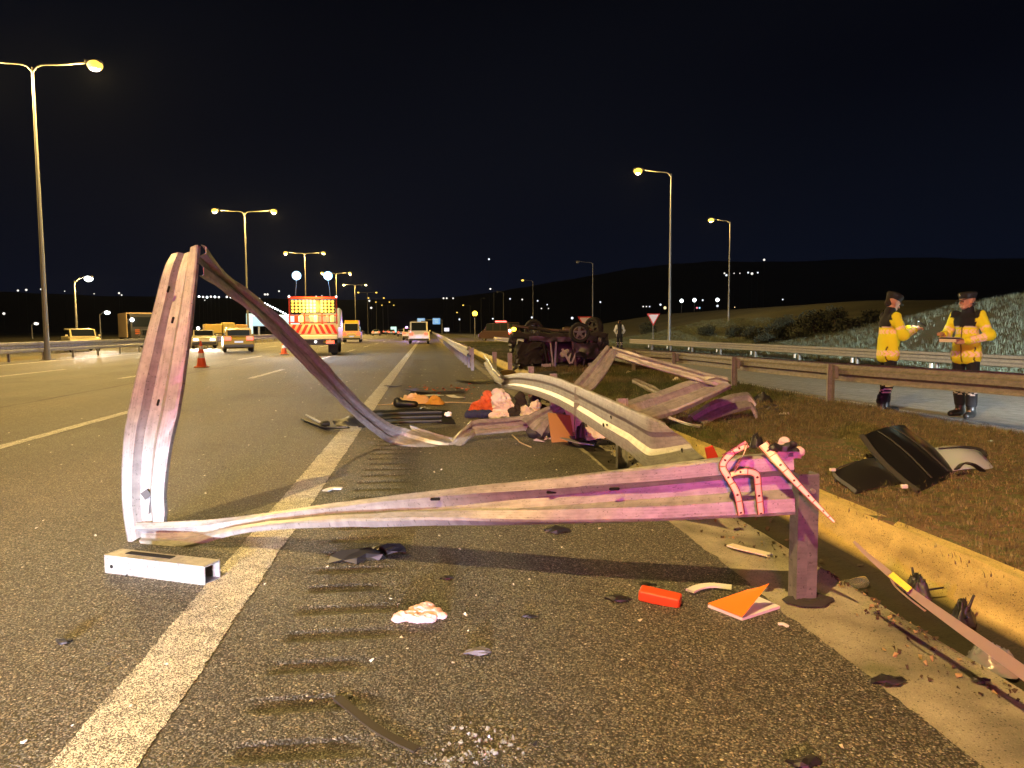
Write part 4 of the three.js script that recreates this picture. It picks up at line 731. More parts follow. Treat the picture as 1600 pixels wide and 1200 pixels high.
{ // emergency vehicle behind the photographer: its headlamps and beacons light the torn rail
  const o = car('emergency van with headlamps and red and blue beacons, standing behind the camera', 'van', 'van', V(-2.4, 0, 10.6), 0, CARW, { lights: 'none' });
  for (const s of [-1, 1]) {
    part('low_beam', put(new THREE.SphereGeometry(0.07, 10, 8), s * 0.68, 0.74, -2.66), glow(0.9, 0.95, 1, 6), o);
    const l = new THREE.SpotLight(new THREE.Color().setRGB(0.8, 0.88, 1), HEADLAMP_CD, 0, 0.34, 0.14, 2); l.position.set(s * 0.68, 0.74, -2.74); l.castShadow = true; l.shadow.radius = 1.2;
    l.target.position.set(s * 0.68 + 0.1, 0.74 - 10 * Math.tan(0.34 - 0.02), -12.74); o.add(l, l.target);
  }
  part('red_beacon', put(new THREE.SphereGeometry(0.13, 12, 8), 0.5, 2.3, -0.9), glow(1, 0.1, 0.08, 6), o);
  part('blue_beacon', put(new THREE.SphereGeometry(0.13, 12, 8), -0.5, 2.3, -0.9), glow(0.15, 0.25, 1, 6), o);
  pointLamp(o, V(0.5, 2.3, -0.9), new THREE.Color().setRGB(1, 0.07, 0.1), BEACON_CD, 4);
  pointLamp(o, V(-0.5, 2.3, -0.9), new THREE.Color().setRGB(0.12, 0.16, 1), BEACON_CD * 0.42, 4);
}
{ // police car on the slip road behind the photographer: its cold lamps light the slip road and the bank
  const o = car('police car with headlamps and roof search lamp on the slip road behind the camera', 'car', 'wagon', V(11.0, -0.1, 5.5), 0, CARW, { lights: 'none' });
  const spot = (x, y, z, tx, ty, tz, cd, a, pen) => { const l = new THREE.SpotLight(new THREE.Color().setRGB(0.8, 0.93, 1), cd, 0, a, pen, 2); l.position.set(x, y, z); l.castShadow = true; l.shadow.radius = 2; l.target.position.set(tx, ty, tz); o.add(l, l.target); };
  for (const s of [-1, 1]) {
    part('low_beam', put(new THREE.SphereGeometry(0.08, 10, 8), s * 0.62, 0.78, -2.36), glow(0.9, 0.95, 1, 6), o);
    spot(s * 0.62, 0.78, -2.46, s * 0.62, 0.78 - 10 * Math.tan(0.5), -12.46, SLIP_CD, 0.5, 0.12);
  }
  part('search_lamp', put(new THREE.SphereGeometry(0.1, 10, 8), 0.4, 1.75, -0.4), glow(0.9, 0.95, 1, 6), o);
  spot(0.4, 1.75, -0.55, 10.5, 1.6, -30.5, SLIP_CD * 2.2, 0.34, 0.6);
}

// ---------------------------------------------------------------- tape, torn car parts and litter
// curved sheet with thickness between four corners (p00 p10 far edge left to right, p01 p11 near edge)
function panelGeo(p00, p10, p11, p01, { bulge = 0.05, th = 0.006, n = 14, rough = 0, s = 1, ribs = 0, cut } = {}) {
  const pos = [], uv = [], idx = [], nrm = p10.clone().sub(p00).cross(p01.clone().sub(p00)).normalize(); if (nrm.y < 0) nrm.negate();
  for (const back of [0, 1]) for (let j = 0; j <= n; j++) for (let i = 0; i <= n; i++) {
    const u = i / n, v0 = j / n, v = cut ? lerp(v0, 1, cut(u) * (1 - v0)) : v0;
    const p = p00.clone().lerp(p10, u).lerp(p01.clone().lerp(p11, u), v);
    const b = bulge * (1 - (2 * u - 1) ** 2) * (1 - 0.6 * (2 * v - 1) ** 2) + rough * (fbm(u * 5 + s, v * 5, s, 3) - 0.5) + (ribs ? 0.008 * smooth(0.35, 0.5, Math.abs(((u * ribs) % 1) - 0.5)) : 0);
    p.addScaledVector(nrm, b - back * th); pos.push(p.x, p.y, p.z); uv.push(u, v);
  }
  const m = n + 1, o2 = m * m, q = (a, b, c, d) => idx.push(a, b, c, a, c, d);
  for (let j = 0; j < n; j++) for (let i = 0; i < n; i++) { const a = j * m + i; q(a, a + m, a + m + 1, a + 1); q(o2 + a, o2 + a + 1, o2 + a + m + 1, o2 + a + m); }
  for (let i = 0; i < n; i++) { q(i, i + 1, o2 + i + 1, o2 + i); const b = n * m + i; q(b, o2 + b, o2 + b + 1, b + 1); const l = i * m; q(l, o2 + l, o2 + l + m, l + m); const r = i * m + n; q(r, r + m, o2 + r + m, o2 + r); }
  return toCreasedNormals(rawGeo(pos, uv, idx), 0.6);
}
// crumpled cloth or film lying at a point
function ragGeo(w, d, h, s, n = 26) {
  const pos = [], uv = [], idx = [];
  for (const back of [0, 1]) for (let j = 0; j <= n; j++) for (let i = 0; i <= n; i++) {
    const a = i / n * Math.PI * 2, r0 = j / n, rim = 0.72 + 0.5 * (fbm(Math.cos(a) * 1.6 + s, Math.sin(a) * 1.6, s, 3) - 0.3), x = Math.cos(a) * r0 * rim * w / 2, z = Math.sin(a) * r0 * rim * d / 2;
    const X = x / w * 3.2 + s, Z = z / d * 3.2 + s * 1.7, wx = fbm(X, Z, s + 3, 3) * 1.6, ridge = (k, o) => 1 - Math.abs(2 * vnoise((X + wx) * k, (Z - wx) * k, s + o) - 1);
    const f = 0.55 * ridge(0.9, 5) + 0.3 * ridge(2.1, 6) + 0.15 * ridge(4.3, 7), y = h * Math.pow(1 - Math.pow(r0, 2.6), 0.8) * (0.25 + 1.0 * f * f + 0.25 * vnoise(X * 0.7, Z * 0.7, s)) + 0.004 + 0.1 * h * f * (r0 > 0.9 ? 1 : 0) - back * 0.003;
    pos.push(x, y, z); uv.push(i / n, j / n);
  }
  const m = n + 1, o2 = m * m;
  for (let j = 0; j < n; j++) for (let i = 0; i < n; i++) { const a = j * m + i; idx.push(a, a + 1, a + m, a + 1, a + m + 1, a + m, o2 + a, o2 + a + m, o2 + a + 1, o2 + a + 1, o2 + a + m, o2 + a + m + 1); }
  return rawGeo(pos, uv, idx);
}
// flat ribbon through points, its width along side (one vector or one per point)
function ribbonGeo(pts, w, side, { n = 40, th = 0.0015, twist = 0, w1 = w, rep = 0.09 } = {}) {
  const c = new THREE.CatmullRomCurve3(pts), pos = [], uv = [], idx = []; let len = 0, last = null;
  for (let i = 0; i <= n; i++) {
    const t = i / n, p = c.getPoint(t), tg = c.getTangent(t), sd = side.clone().addScaledVector(tg, -side.dot(tg)).normalize().applyAxisAngle(tg, twist * t), nm = tg.clone().cross(sd).normalize(), ww = lerp(w, w1, t) / 2;
    if (last) len += last.distanceTo(p); last = p;
    [[-1, 0], [1, 0], [1, 1], [-1, 1]].forEach(([a, b]) => { const q = p.clone().addScaledVector(sd, a * ww).addScaledVector(nm, b * th); pos.push(q.x, q.y, q.z); uv.push((a + 1) / 2, len / rep); });
    if (i) for (let k = 0; k < 4; k++) { const a = (i - 1) * 4 + k, b = (i - 1) * 4 + (k + 1) % 4; idx.push(a, b, b + 4, a, b + 4, a + 4); }
  }
  return toCreasedNormals(rawGeo(pos, uv, idx), 0.7);
}
const tapeMap = tex(64, 192, (d, w, h) => { for (let i = 0; i < w * h; i++) { const x = (i % w) / w, y = (i / w | 0) / h, e = x < 0.1 || x > 0.9, dot = Math.hypot((x - 0.5) * 0.3, y - 0.5) < 0.055, band = Math.abs(y - 0.86) < 0.03; const c = e ? [0.1, 0.012, 0.02] : dot ? [0.12, 0.02, 0.03] : band ? [0.55, 0.18, 0.12] : x < 0.22 || x > 0.78 ? [0.8, 0.36, 0.3] : [0.9, 0.68, 0.6]; for (let k = 0; k < 3; k++) d[i * 4 + k] = S(c[k]); d[i * 4 + 3] = 255; } });
{
  const m = std(1, 1, 1, { map: tapeMap, roughness: 0.4 }), film = std(0.42, 0.34, 0.29, { roughness: 0.45, bumpMap: grainBump, bumpScale: 0.004 }), X = V(1, 0.1, 0.1);
  const o = thing('barrier_tape', 'striped barrier tape tied round the rail end and stretched over the drain', 'tape');
  const path = a => a.map(([x, y, d]) => at(x, y, d));
  part('strip', ribbonGeo(path([[1168, 694, 3.46], [1143, 708, 3.45], [1129, 728, 3.44], [1139, 748, 3.43], [1151, 770, 3.42], [1158, 804, 3.44]]), 0.036, X), m, o);
  part('strip', ribbonGeo(path([[1130, 712, 3.46], [1152, 698, 3.42], [1166, 692, 3.42], [1163, 708, 3.42], [1148, 738, 3.41]]), 0.022, X, { twist: 2.2 }), m, o);
  part('strip', ribbonGeo(path([[1142, 742, 3.42], [1163, 737, 3.4], [1181, 741, 3.4], [1184, 760, 3.41], [1189, 803, 3.44]]), 0.036, V(0.8, 0.5, 0.1)), m, o);
  part('strip', ribbonGeo(path([[1192, 694, 3.47], [1212, 718, 3.4], [1240, 750, 3.35], [1272, 784, 3.32], [1304, 816, 3.28]]), 0.055, V(1, 0.7, 0.1), { w1: 0.012 }), m, o);
  part('tail', ribbonGeo(path([[1334, 846, 3.22], [1352, 864, 3.17], [1375, 884, 3.1], [1420, 922, 2.97], [1480, 966, 2.78], [1545, 1012, 2.6], [1620, 1066, 2.42], [1720, 1140, 2.2]]), 0.012, V(1, 0.8, 0.4), { w1: 0.055, twist: 0.7, n: 60 }), film, o);
  part('yellow_mark', ribbonGeo(path([[1392, 897, 3.035], [1406, 909, 2.99], [1422, 922, 2.945]]), 0.026, V(1, 0.8, 0.4)), std(0.7, 0.65, 0.06), o);
  part('strip', ribbonGeo(path([[1392, 905, 3.0], [1398, 915, 2.98], [1420, 935, 2.9], [1446, 955, 2.84]]), 0.008, X), film, o);
  part('knot', [put(heap([[-0.03, 0.02, 0, 0.05, 0.01, 0, 0.024, 0.02], [0, 0.03, 0, 0.0, 0.075, 0, 0.022, 0.016], [0.03, 0.02, 0, 0.07, 0.03, 0.01, 0.02, 0.014]], 0.005, 0.01, 0.022, 24, 6), ...at(1226, 716, 3.5).toArray())], std(0.55, 0.42, 0.46), o);
  part('dark_end', put(heap([[-0.05, 0.02, 0, 0.06, 0.0, 0, 0.016, 0.012], [0, 0.02, 0, 0.05, 0.035, 0, 0.012, 0.01]], 0.004, 0.008, 0.012, 30, 8), ...at(1224, 706, 3.44).toArray()), M.black, o);
}
const onGround = (px, py, y = 0) => { const p = G(px, py, y); return p; };
{ // square tube by the fold
  const a = G(178, 884, 0.02), b = G(332, 903, 0.02), L = a.distanceTo(b), o = thing('steel_spacer', 'pale square steel tube lying on the asphalt by the folded rail', 'steel tube', V((a.x + b.x) / 2, 0.05, (a.z + b.z) / 2), -Math.atan2(b.z - a.z, b.x - a.x));
  const s = new THREE.Shape([[-0.06, -0.05], [0.06, -0.05], [0.06, 0.05], [-0.06, 0.05]].map(p => new THREE.Vector2(...p))); s.holes.push(new THREE.Path([[-0.054, -0.044], [-0.054, 0.044], [0.054, 0.044], [0.054, -0.044]].map(p => new THREE.Vector2(...p))));
  part('tube', toCreasedNormals(new THREE.ExtrudeGeometry(s, { depth: L, bevelEnabled: true, bevelSize: 0.002, bevelThickness: 0.002, bevelSegments: 1, steps: 10 }).translate(0, 0, -L / 2).rotateY(Math.PI / 2), 0.5), std(1, 0.98, 0.95, { map: zincMap, metalness: 0.1, roughness: 0.6 }), o);
  part('slot', rb(L * 0.46, 0.008, 0.045, 0.003, -L * 0.13, 0.0515, -0.012), M.hole, o);
  part('hole', [cy(0.011, 0.011, 0.006, -L / 2 + 0.05, -0.01, 0.061, Math.PI / 2)], M.hole, o);
}
piece('pink_cloth', heap([[-0.085, 0.018, 0.015, 0.07, 0.02, -0.02, 0.024, 0.022], [-0.03, 0.02, 0.04, 0.05, 0.02, 0.045, 0.022, 0.018], [-0.02, 0.02, -0.05, 0.04, 0.035, -0.05, 0.02, 0.022], [0.04, 0.02, 0, 0.1, 0.015, 0.01, 0.02, 0.014], [0, 0.03, -0.03, 0.03, 0.045, -0.03, 0.018, 0.012]], 0.003, 0.014, 0.015, 34, 15).scale(1.1, 0.85, 1.1).translate(...G(655, 966).toArray()), std(0.72, 0.46, 0.45, { roughness: 0.9 }), 'small crumpled pale pink cloth on the bare shoulder asphalt', 'cloth');
{
  const q = [[1106, 945], [1160, 966], [1219, 947], [1172, 927]].map(([x, y]) => G(x, y, 0.012));
  const o = thing('booklet', 'open booklet with orange cover lying near the front post', 'booklet', q[0].clone());
  const loc = p => p.clone().sub(q[0]), pages = panelGeo(loc(q[3]), loc(q[2]), loc(q[1]), loc(q[0]), { bulge: 0.006, th: 0.016, n: 6 });
  part('pages', pages, std(0.72, 0.7, 0.76), o);
  const up = V(0, 0.008, 0), tip = at(1202, 911, 3.5), mid = at(1168, 921, 3.52);
  part('cover', panelGeo(loc(mid), loc(tip), loc(q[1]).add(up), loc(q[0]).add(up), { bulge: -0.012, th: 0.002, n: 10 }), std(0.85, 0.2, 0.015, { roughness: 0.5 }), o);
}
{
  const a = G(1001, 940), b = G(1066, 949);
  piece('orange_case', rb(a.distanceTo(b), 0.058, 0.075, 0.012, (a.x + b.x) / 2, 0.03, (a.z + b.z) / 2 - 0.02, 0.2, -Math.atan2(b.z - a.z, b.x - a.x), 0), std(0.66, 0.085, 0.02, { roughness: 0.5 }), 'small red orange plastic case lying left of the booklet', 'plastic case');
}
const strand = (name, label, cat, px, w, mat, h = 0.012, o = {}) => piece(name, ribbonGeo(px.map(([x, y, hh]) => G(x, y, h + (hh || 0))), w, V(0.1, 0, 1), { th: 0.01, n: 24, ...o }), mat, label, cat);
strand('white_trim', 'curved white plastic strip lying behind the orange booklet', 'plastic strip', [[1078, 922], [1092, 916], [1112, 913], [1143, 916]], 0.05, M.white, 0.025);
strand('white_trim', 'pale torn plastic strip on the concrete below the rail', 'plastic strip', [[1140, 850], [1162, 856], [1184, 861], [1203, 866]], 0.06, std(0.7, 0.64, 0.52), 0.02);
strand('rubber_strip', 'dark rubber strip lying diagonally at the bottom of the shoulder', 'rubber strip', [[527, 1088], [556, 1112], [590, 1138], [622, 1156], [652, 1170]], 0.034, std(0.035, 0.03, 0.022, { roughness: 0.7 }), 0.006, { n: 30 });
strand('white_trim', 'short white plastic scrap lying by the edge line behind the rail', 'plastic strip', [[508, 766], [520, 762], [534, 762]], 0.06, M.white, 0.02);
strand('wire', 'thin pale wire curling on the asphalt below the crumpled rail', 'wire', [[800, 680], [812, 690], [830, 698]], 0.012, std(0.6, 0.5, 0.3));
strand('white_trim', 'tiny white scrap right below the booklet', 'plastic strip', [[1216, 973], [1223, 973], [1231, 977]], 0.012, M.white);
strand('white_trim', 'white stick lying on the soil at the right edge', 'plastic strip', [[1566, 771], [1590, 776], [1640, 784]], 0.05, M.white, 0.06);
{ // black fragments
  const frag = [[100, 1004, 0.06, 'black fragment on the left lane beside the edge line'], [828, 964, 0.045, 'small black lump on the shoulder right of the pink cloth'], [967, 938, 0.09, 'flat black fragment left of the orange case'], [1388, 1067, 0.09, 'black fragment on the joint of asphalt and concrete'], [1530, 1064, 0.05, 'black round lump on the concrete strip at right'], [605, 862, 0.16, 'torn black plastic lying in the shadow of the rail'], [560, 874, 0.2, 'ragged dark rag in the shadow band left of the torn plastic'], [748, 1021, 0.08, 'grey flat fragment on the middle of the shoulder'], [868, 831, 0.13, 'dark plate lying just under the long rail'], [1256, 1194, 0.07, 'black fragment at the bottom edge'], [697, 904, 0.05, 'small dark chip below the shadow band'], [1012, 914, 0.06, 'grey and white crumb behind the orange case']];
  frag.forEach(([x, y, r, label], k) => { const p = G(x, y), g = new THREE.IcosahedronGeometry(r * 0.75, 1), q = g.attributes.position; for (let i = 0; i < q.count; i++) { const a = q.getX(i), b = q.getY(i), c = q.getZ(i), n = 0.25 + 1.4 * fbm(a / r * 2.6 + k * 7, c / r * 2.6 + b / r, 200 + k, 2); q.setXYZ(i, a * n, Math.abs(b) * n * 0.35 + 0.002, c * n * 0.55); } g.computeVertexNormals(); piece('plastic_fragment', g.translate(p.x, 0, p.z).rotateY(0), k === 7 ? std(0.12, 0.12, 0.14) : M.black, label, 'fragment', 'black plastic fragments on the road'); });
}
{ // broken glass and crumbs
  const list = [], chip = (x, z, s, y = 0.004) => list.push(put(new THREE.TetrahedronGeometry(s).scale(1, 0.35, 1), x, y, z, R(), R() * 6, R()));
  for (let k = 0; k < 240; k++) { const c = [[740, 1145], [725, 1180], [790, 1160], [700, 1192], [770, 1175]][k % 5], a = R() * 6.28, q = 42 * Math.pow(R(), 1.3), p = G(c[0] + Math.cos(a) * q, c[1] + Math.sin(a) * q * 0.6); chip(p.x, p.z, 0.003 + 0.011 * Math.pow(R(), 3)); }
  const g = piece('broken_glass', list, std(0.22, 0.23, 0.2, { roughness: 0.12 }), 'glittering splinters of broken glass at the bottom of the shoulder', 'broken glass'); g.userData.kind = 'stuff';
  const l2 = [], l3 = [];
  for (let k = 0; k < 520; k++) { const z = -1.6 - Math.pow(R(), 1.6) * 26, x = lerp(-6, 1.6, Math.pow(R(), 0.7)); (k % 3 ? l2 : l3).push(put(new THREE.TetrahedronGeometry(rr(0.004, 0.013) * (1 - z * 0.06)).scale(1.3, 0.3, 0.8), x, 0.004, z, R() * 0.4, R() * 6, R() * 0.4)); }
  piece('road_crumbs', l2, std(0.62, 0.58, 0.5), 'scattered pale crumbs and splinters over the asphalt', 'crumbs').userData.kind = 'stuff';
  piece('road_crumbs', l3, M.black, 'scattered dark crumbs over the asphalt', 'crumbs').userData.kind = 'stuff';
}
{ // car panels on the grass at right
  const gy = 0.05, o = thing('car_bonnet', 'black car bonnet leaning on another panel on the soil at right', 'car panel');
  const a = G(1346, 682, 0.3), b = G(1412, 664, 0.36), c = G(1516, 740, gy), d = G(1434, 771, gy);
  part('skin', panelGeo(a, b, c, d, { bulge: 0.07, th: 0.012, n: 20 }), paintM(0.012, 0.012, 0.013), o);
  const inA = a.clone().lerp(d, 0.02), off = V(0, 0.004, 0.004);
  part('rim', ribbonGeo([a, a.clone().lerp(d, 0.35).add(V(-0.03, -0.03, 0.03)), a.clone().lerp(d, 0.7).add(V(-0.02, -0.03, 0.03)), d].map(p => p.clone().add(off)), 0.045, V(1, 0.3, 0.3), { th: 0.02 }), M.dark, o);
  for (const t of [0.3, 0.62]) part('crease', ribbonGeo([0.06, 0.3, 0.6, 0.94].map(v => a.clone().lerp(b, t).lerp(d.clone().lerp(c, t), v).add(V(0, 0.072 * (1 - (2 * t - 1) ** 2) * (1 - 0.6 * (2 * v - 1) ** 2) + 0.012, 0.008))), 0.014, V(1, 0, 0.4), { th: 0.006 }), M.dark, o);
  part('hinge', rb(0.05, 0.03, 0.03, 0.006, ...G(1413, 760, 0.11).toArray()), M.white, o);
  const o2 = thing('car_door_panel', 'black inner panel with rounded edge lying under the bonnet, left side', 'car panel');
  const e = [G(1302, 738, 0.1), G(1378, 711, 0.14), G(1448, 752, gy), G(1336, 770, gy)];
  part('skin', panelGeo(...e, { bulge: 0.05, th: 0.012, n: 14 }), std(0.018, 0.017, 0.018, { roughness: 0.4 }), o2);
  part('edge_trim', ribbonGeo([e[3], e[0], e[1]].map(p => p.clone().add(V(0, 0.012, 0.01))), 0.03, V(0, 0.4, 1), { th: 0.012 }), M.dark, o2);
  part('bracket', rb(0.05, 0.03, 0.03, 0.008, ...G(1301, 734, 0.13).toArray()), M.white, o2);
  const f = [G(1455, 701, 0.2), G(1530, 702, 0.2), G(1557, 736, 0.06), G(1485, 736, 0.1)];
  const o3 = thing('car_wing', 'silver blue car wing with wheel arch lying right of the black bonnet', 'car panel');
  part('skin', panelGeo(...f, { bulge: 0.07, th: 0.008, n: 20 }), paintM(0.5, 0.58, 0.68), o3);
  part('arch', ribbonGeo([[1494, 732, 0.13], [1505, 723, 0.17], [1518, 724, 0.17], [1536, 735, 0.1]].map(q => G(q[0], q[1], q[2] + 0.03)), 0.05, V(0, 0.3, 1), { th: 0.012 }), M.black, o3);
  part('rear_edge', ribbonGeo([[1466, 698.5, 0.23], [1500, 697, 0.25], [1530, 701, 0.23], [1543, 713, 0.18]].map(q => G(...q)), 0.03, V(0, 0.5, 1), { th: 0.015 }), M.black, o3);
}
{ // bumper and trim on the shoulder behind the peak
  const o = thing('car_bumper', 'torn dark bumper with ribs lying on the shoulder behind the folded rail', 'car bumper');
  const P = (x, y, h) => G(x, y, h);
  part('skin', panelGeo(P(556, 646, 0.18), P(700, 640, 0.2), P(712, 662, 0.02), P(560, 668, 0.02), { bulge: 0.1, th: 0.012, n: 18, rough: 0.04 }), std(0.022, 0.024, 0.026, { roughness: 0.38 }), o);
  for (let k = 0; k < 3; k++) part('rib', ribbonGeo([[570, 648], [620, 645], [690, 643]].map(q => G(q[0], q[1] + k * 7, 0.27 - k * 0.04)), 0.035, V(0, 0.7, 1), { th: 0.02 }), M.dark, o);
  part('side_end', panelGeo(P(520, 660, 0.06), P(562, 648, 0.16), P(570, 668, 0.03), P(528, 668, 0.02), { bulge: 0.04, n: 8, rough: 0.06 }), M.black, o);
  part('trim', ribbonGeo([[474, 655, 0.03], [492, 662, 0.03], [515, 668, 0.04], [545, 667, 0.05]].map(q => G(...q)), 0.09, V(0, 0.3, 1), { th: 0.015 }), M.black, o);
  part('spike', bar(G(478, 648, 0.1), G(504, 662, 0.05), 0.012, 0.02, 6), std(0.3, 0.3, 0.3), o);
  part('bracket', [rb(0.12, 0.06, 0.1, 0.02, ...G(508, 662, 0.06).toArray(), 0.3, 0.4)], M.black, o);
  part('torn_label', put(ragGeo(0.12, 0.1, 0.05, 31), ...G(700, 648, 0.2).toArray(), 0.6), M.white, o);
}
piece('yellow_cloth', ragGeo(0.9, 0.4, 0.16, 41).translate(...G(645, 631).toArray()), std(0.72, 0.5, 0.3, { roughness: 0.95 }), 'beige crumpled cloth behind the torn bumper', 'cloth');
piece('yellow_cloth', ragGeo(0.42, 0.3, 0.13, 46).translate(...G(680, 632).toArray()), std(0.62, 0.34, 0.06, { roughness: 0.95 }), 'mustard crumpled cloth right of the beige one', 'cloth');
piece('shoe', blob([[V(-0.12, 0.06, 0), V(0.1, 0.045, 0.02), 0.06, 0.05], [V(-0.12, 0.06, 0), V(-0.13, 0.11, 0), 0.055, 0.05]], 0.012, 0.03).scale(1.3, 1.1, 1.2).translate(...G(636, 636).toArray()), M.black, 'black shoe lying in front of the beige cloth', 'shoe');
strand('car_trim', 'long black trim strip lying across the shoulder, behind the cloths', 'car trim', [[642, 607], [668, 612], [700, 611], [726, 610]], 0.28, M.black, 0.04);
strand('car_trim', 'short black trim piece on the edge line', 'car trim', [[605, 602], [614, 603], [624, 602]], 0.16, M.black, 0.03);
strand('car_trim', 'black mangled trim lying before the crumpled end of the standing rail', 'car trim', [[722, 593], [745, 596], [768, 594], [792, 598]], 0.35, M.black, 0.05);
strand('white_trim', 'white scrap in front of the long black trim, left one', 'plastic strip', [[664, 618], [675, 617], [688, 618]], 0.2, M.white, 0.02);
strand('white_trim', 'white scrap in front of the long black trim, right one', 'plastic strip', [[703, 617], [712, 620], [722, 621]], 0.16, M.white, 0.02);
strand('cord', 'thin pale cord running across the shoulder past the cloths', 'cord', [[590, 632], [640, 630], [700, 628], [750, 630]], 0.025, std(0.6, 0.5, 0.3));
piece('orange_bag', heap([[-0.16, 0.07, 0, 0.1, 0.1, 0.02, 0.09, 0.08], [-0.05, 0.1, 0, 0.02, 0.27, -0.02, 0.1, 0.06], [0.08, 0.08, 0.05, 0.16, 0.2, 0, 0.07, 0.05], [-0.18, 0.05, 0.08, -0.26, 0.04, 0.12, 0.05, 0.03]], 0.01, 0.025, 0.05, 14, 3).translate(...G(760, 645).toArray()), std(0.62, 0.12, 0.04, { roughness: 0.9 }), 'orange red bag crumpled at the edge of the shoulder', 'bag');
piece('blue_cloth', heap([[-0.2, 0.04, 0, 0.12, 0.05, 0.02, 0.06, 0.05], [0, 0.05, 0.05, 0.2, 0.03, 0.1, 0.05, 0.03]], 0.011, 0.03, 0.03, 10, 5).translate(...G(752, 652).toArray()), std(0.03, 0.04, 0.12, { roughness: 0.9 }), 'dark blue cloth lying under the orange bag', 'cloth');
piece('airbag', heap([[-0.05, 0.12, 0, -0.09, 0.37, -0.02, 0.09, 0.075], [0.05, 0.1, 0.02, 0.0, 0.3, 0, 0.1, 0.07], [-0.16, 0.05, 0.08, 0.17, 0.05, 0.06, 0.06, 0.05], [0.08, 0.12, 0, 0.15, 0.05, 0.05, 0.06, 0.05]], 0.01, 0.03, 0.055, 13, 7).translate(...G(788, 655).toArray()), std(0.75, 0.68, 0.66, { roughness: 0.85 }), 'upright white crumpled airbag right of the orange bag', 'airbag');
piece('dark_clothes', heap([[-0.2, 0.1, 0, 0.2, 0.12, 0, 0.1, 0.1], [-0.1, 0.12, 0, -0.12, 0.34, 0, 0.1, 0.05], [0.1, 0.15, 0, 0.13, 0.36, 0, 0.09, 0.04], [-0.22, 0.05, 0.1, 0.28, 0.05, 0.1, 0.06, 0.06]], 0.012, 0.03, 0.06, 8, 9).translate(...G(825, 655).toArray()), std(0.025, 0.02, 0.02, { roughness: 0.9 }), 'heap of dark clothes behind the crumpled rail joint', 'clothes');
piece('crumpled_film', heap([[-0.1, 0.07, 0, 0.1, 0.08, 0, 0.07, 0.08], [0, 0.1, 0, 0.05, 0.3, -0.02, 0.09, 0.05], [-0.08, 0.1, 0, -0.1, 0.24, 0, 0.06, 0.04]], 0.01, 0.02, 0.06, 15, 11).translate(...G(832, 668).toArray()), std(0.6, 0.56, 0.5, { roughness: 0.4 }), 'pale crumpled film stuck behind the rail joint', 'film');
piece('crumpled_steel', heap([[-0.12, 0.08, 0, 0.12, 0.1, 0, 0.09, 0.07], [0.05, 0.1, 0, 0.1, 0.22, 0, 0.07, 0.04]], 0.011, 0.02, 0.05, 9, 13).translate(...G(852, 684).toArray()), M.dark, 'dark crumpled lump under the rail joint', 'car part');
{
  const o = thing('broken_box', 'broken brown box wedged under the golden rail', 'box', G(876, 690));
  part('side', panelGeo(V(-0.14, 0.34, -0.1), V(0.14, 0.3, -0.12), V(0.16, 0.0, 0.05), V(-0.12, 0.0, 0.06), { bulge: 0.03, n: 8 }), std(0.32, 0.17, 0.06, { roughness: 0.8 }), o);
  part('flap', panelGeo(V(0.1, 0.36, -0.3), V(0.5, 0.28, -0.3), V(0.56, 0.1, -0.15), V(0.16, 0.1, -0.1), { bulge: 0.02, n: 8 }), std(0.55, 0.5, 0.36), o);
}
strand('car_trim', 'bluish metal strip under the golden rail beside the brown box', 'car trim', [[882, 684, 0.06], [900, 690, 0.05], [928, 695, 0.02]], 0.12, std(0.3, 0.3, 0.36, { metalness: 0.4, roughness: 0.4 }), 0.02);
piece('car_part', ragGeo(0.3, 0.24, 0.2, 76).translate(...G(912, 690, 0).toArray()), M.black, 'black lump right of the brown box under the golden rail', 'car part');
piece('rail_scrap', panelGeo(G(915, 655, 0.25), G(958, 660, 0.28), G(962, 684, 0.1), G(918, 690, 0.05), { bulge: 0.03, n: 10, rough: 0.08 }), std(0.7, 0.62, 0.6, { metalness: 0.2 }), 'pale torn metal scrap under the golden rail', 'metal scrap');
strand('car_trim', 'long black tube behind the golden rail posts', 'car trim', [[884, 640, 0.3], [900, 652, 0.2], [920, 664, 0.1]], 0.1, M.black);
piece('car_part', ragGeo(0.5, 0.3, 0.16, 81).translate(...G(1190, 632, 0.05).toArray()), M.black, 'black part behind the curved grey rail piece', 'car part');
piece('car_part', ragGeo(0.2, 0.16, 0.16, 86).translate(...G(1182, 700, 0.05).toArray()), M.black, 'black torn part on the soil just behind the rail end', 'car part');
piece('wreck_fragment', panelGeo(G(782, 580, 0.4), G(800, 578, 0.42), G(822, 590, 0.1), G(792, 594, 0.06), { bulge: 0.05, n: 8 }), std(0.6, 0.45, 0.15), 'yellowish bent panel in the grass before the wreck', 'car panel');
piece('wreck_fragment', panelGeo(G(835, 583, 0.12), G(868, 580, 0.16), G(878, 590, 0.05), G(828, 591, 0.05), { bulge: 0.06, n: 8 }), M.black, 'dark panel lying on the grass below the wreck', 'car panel');
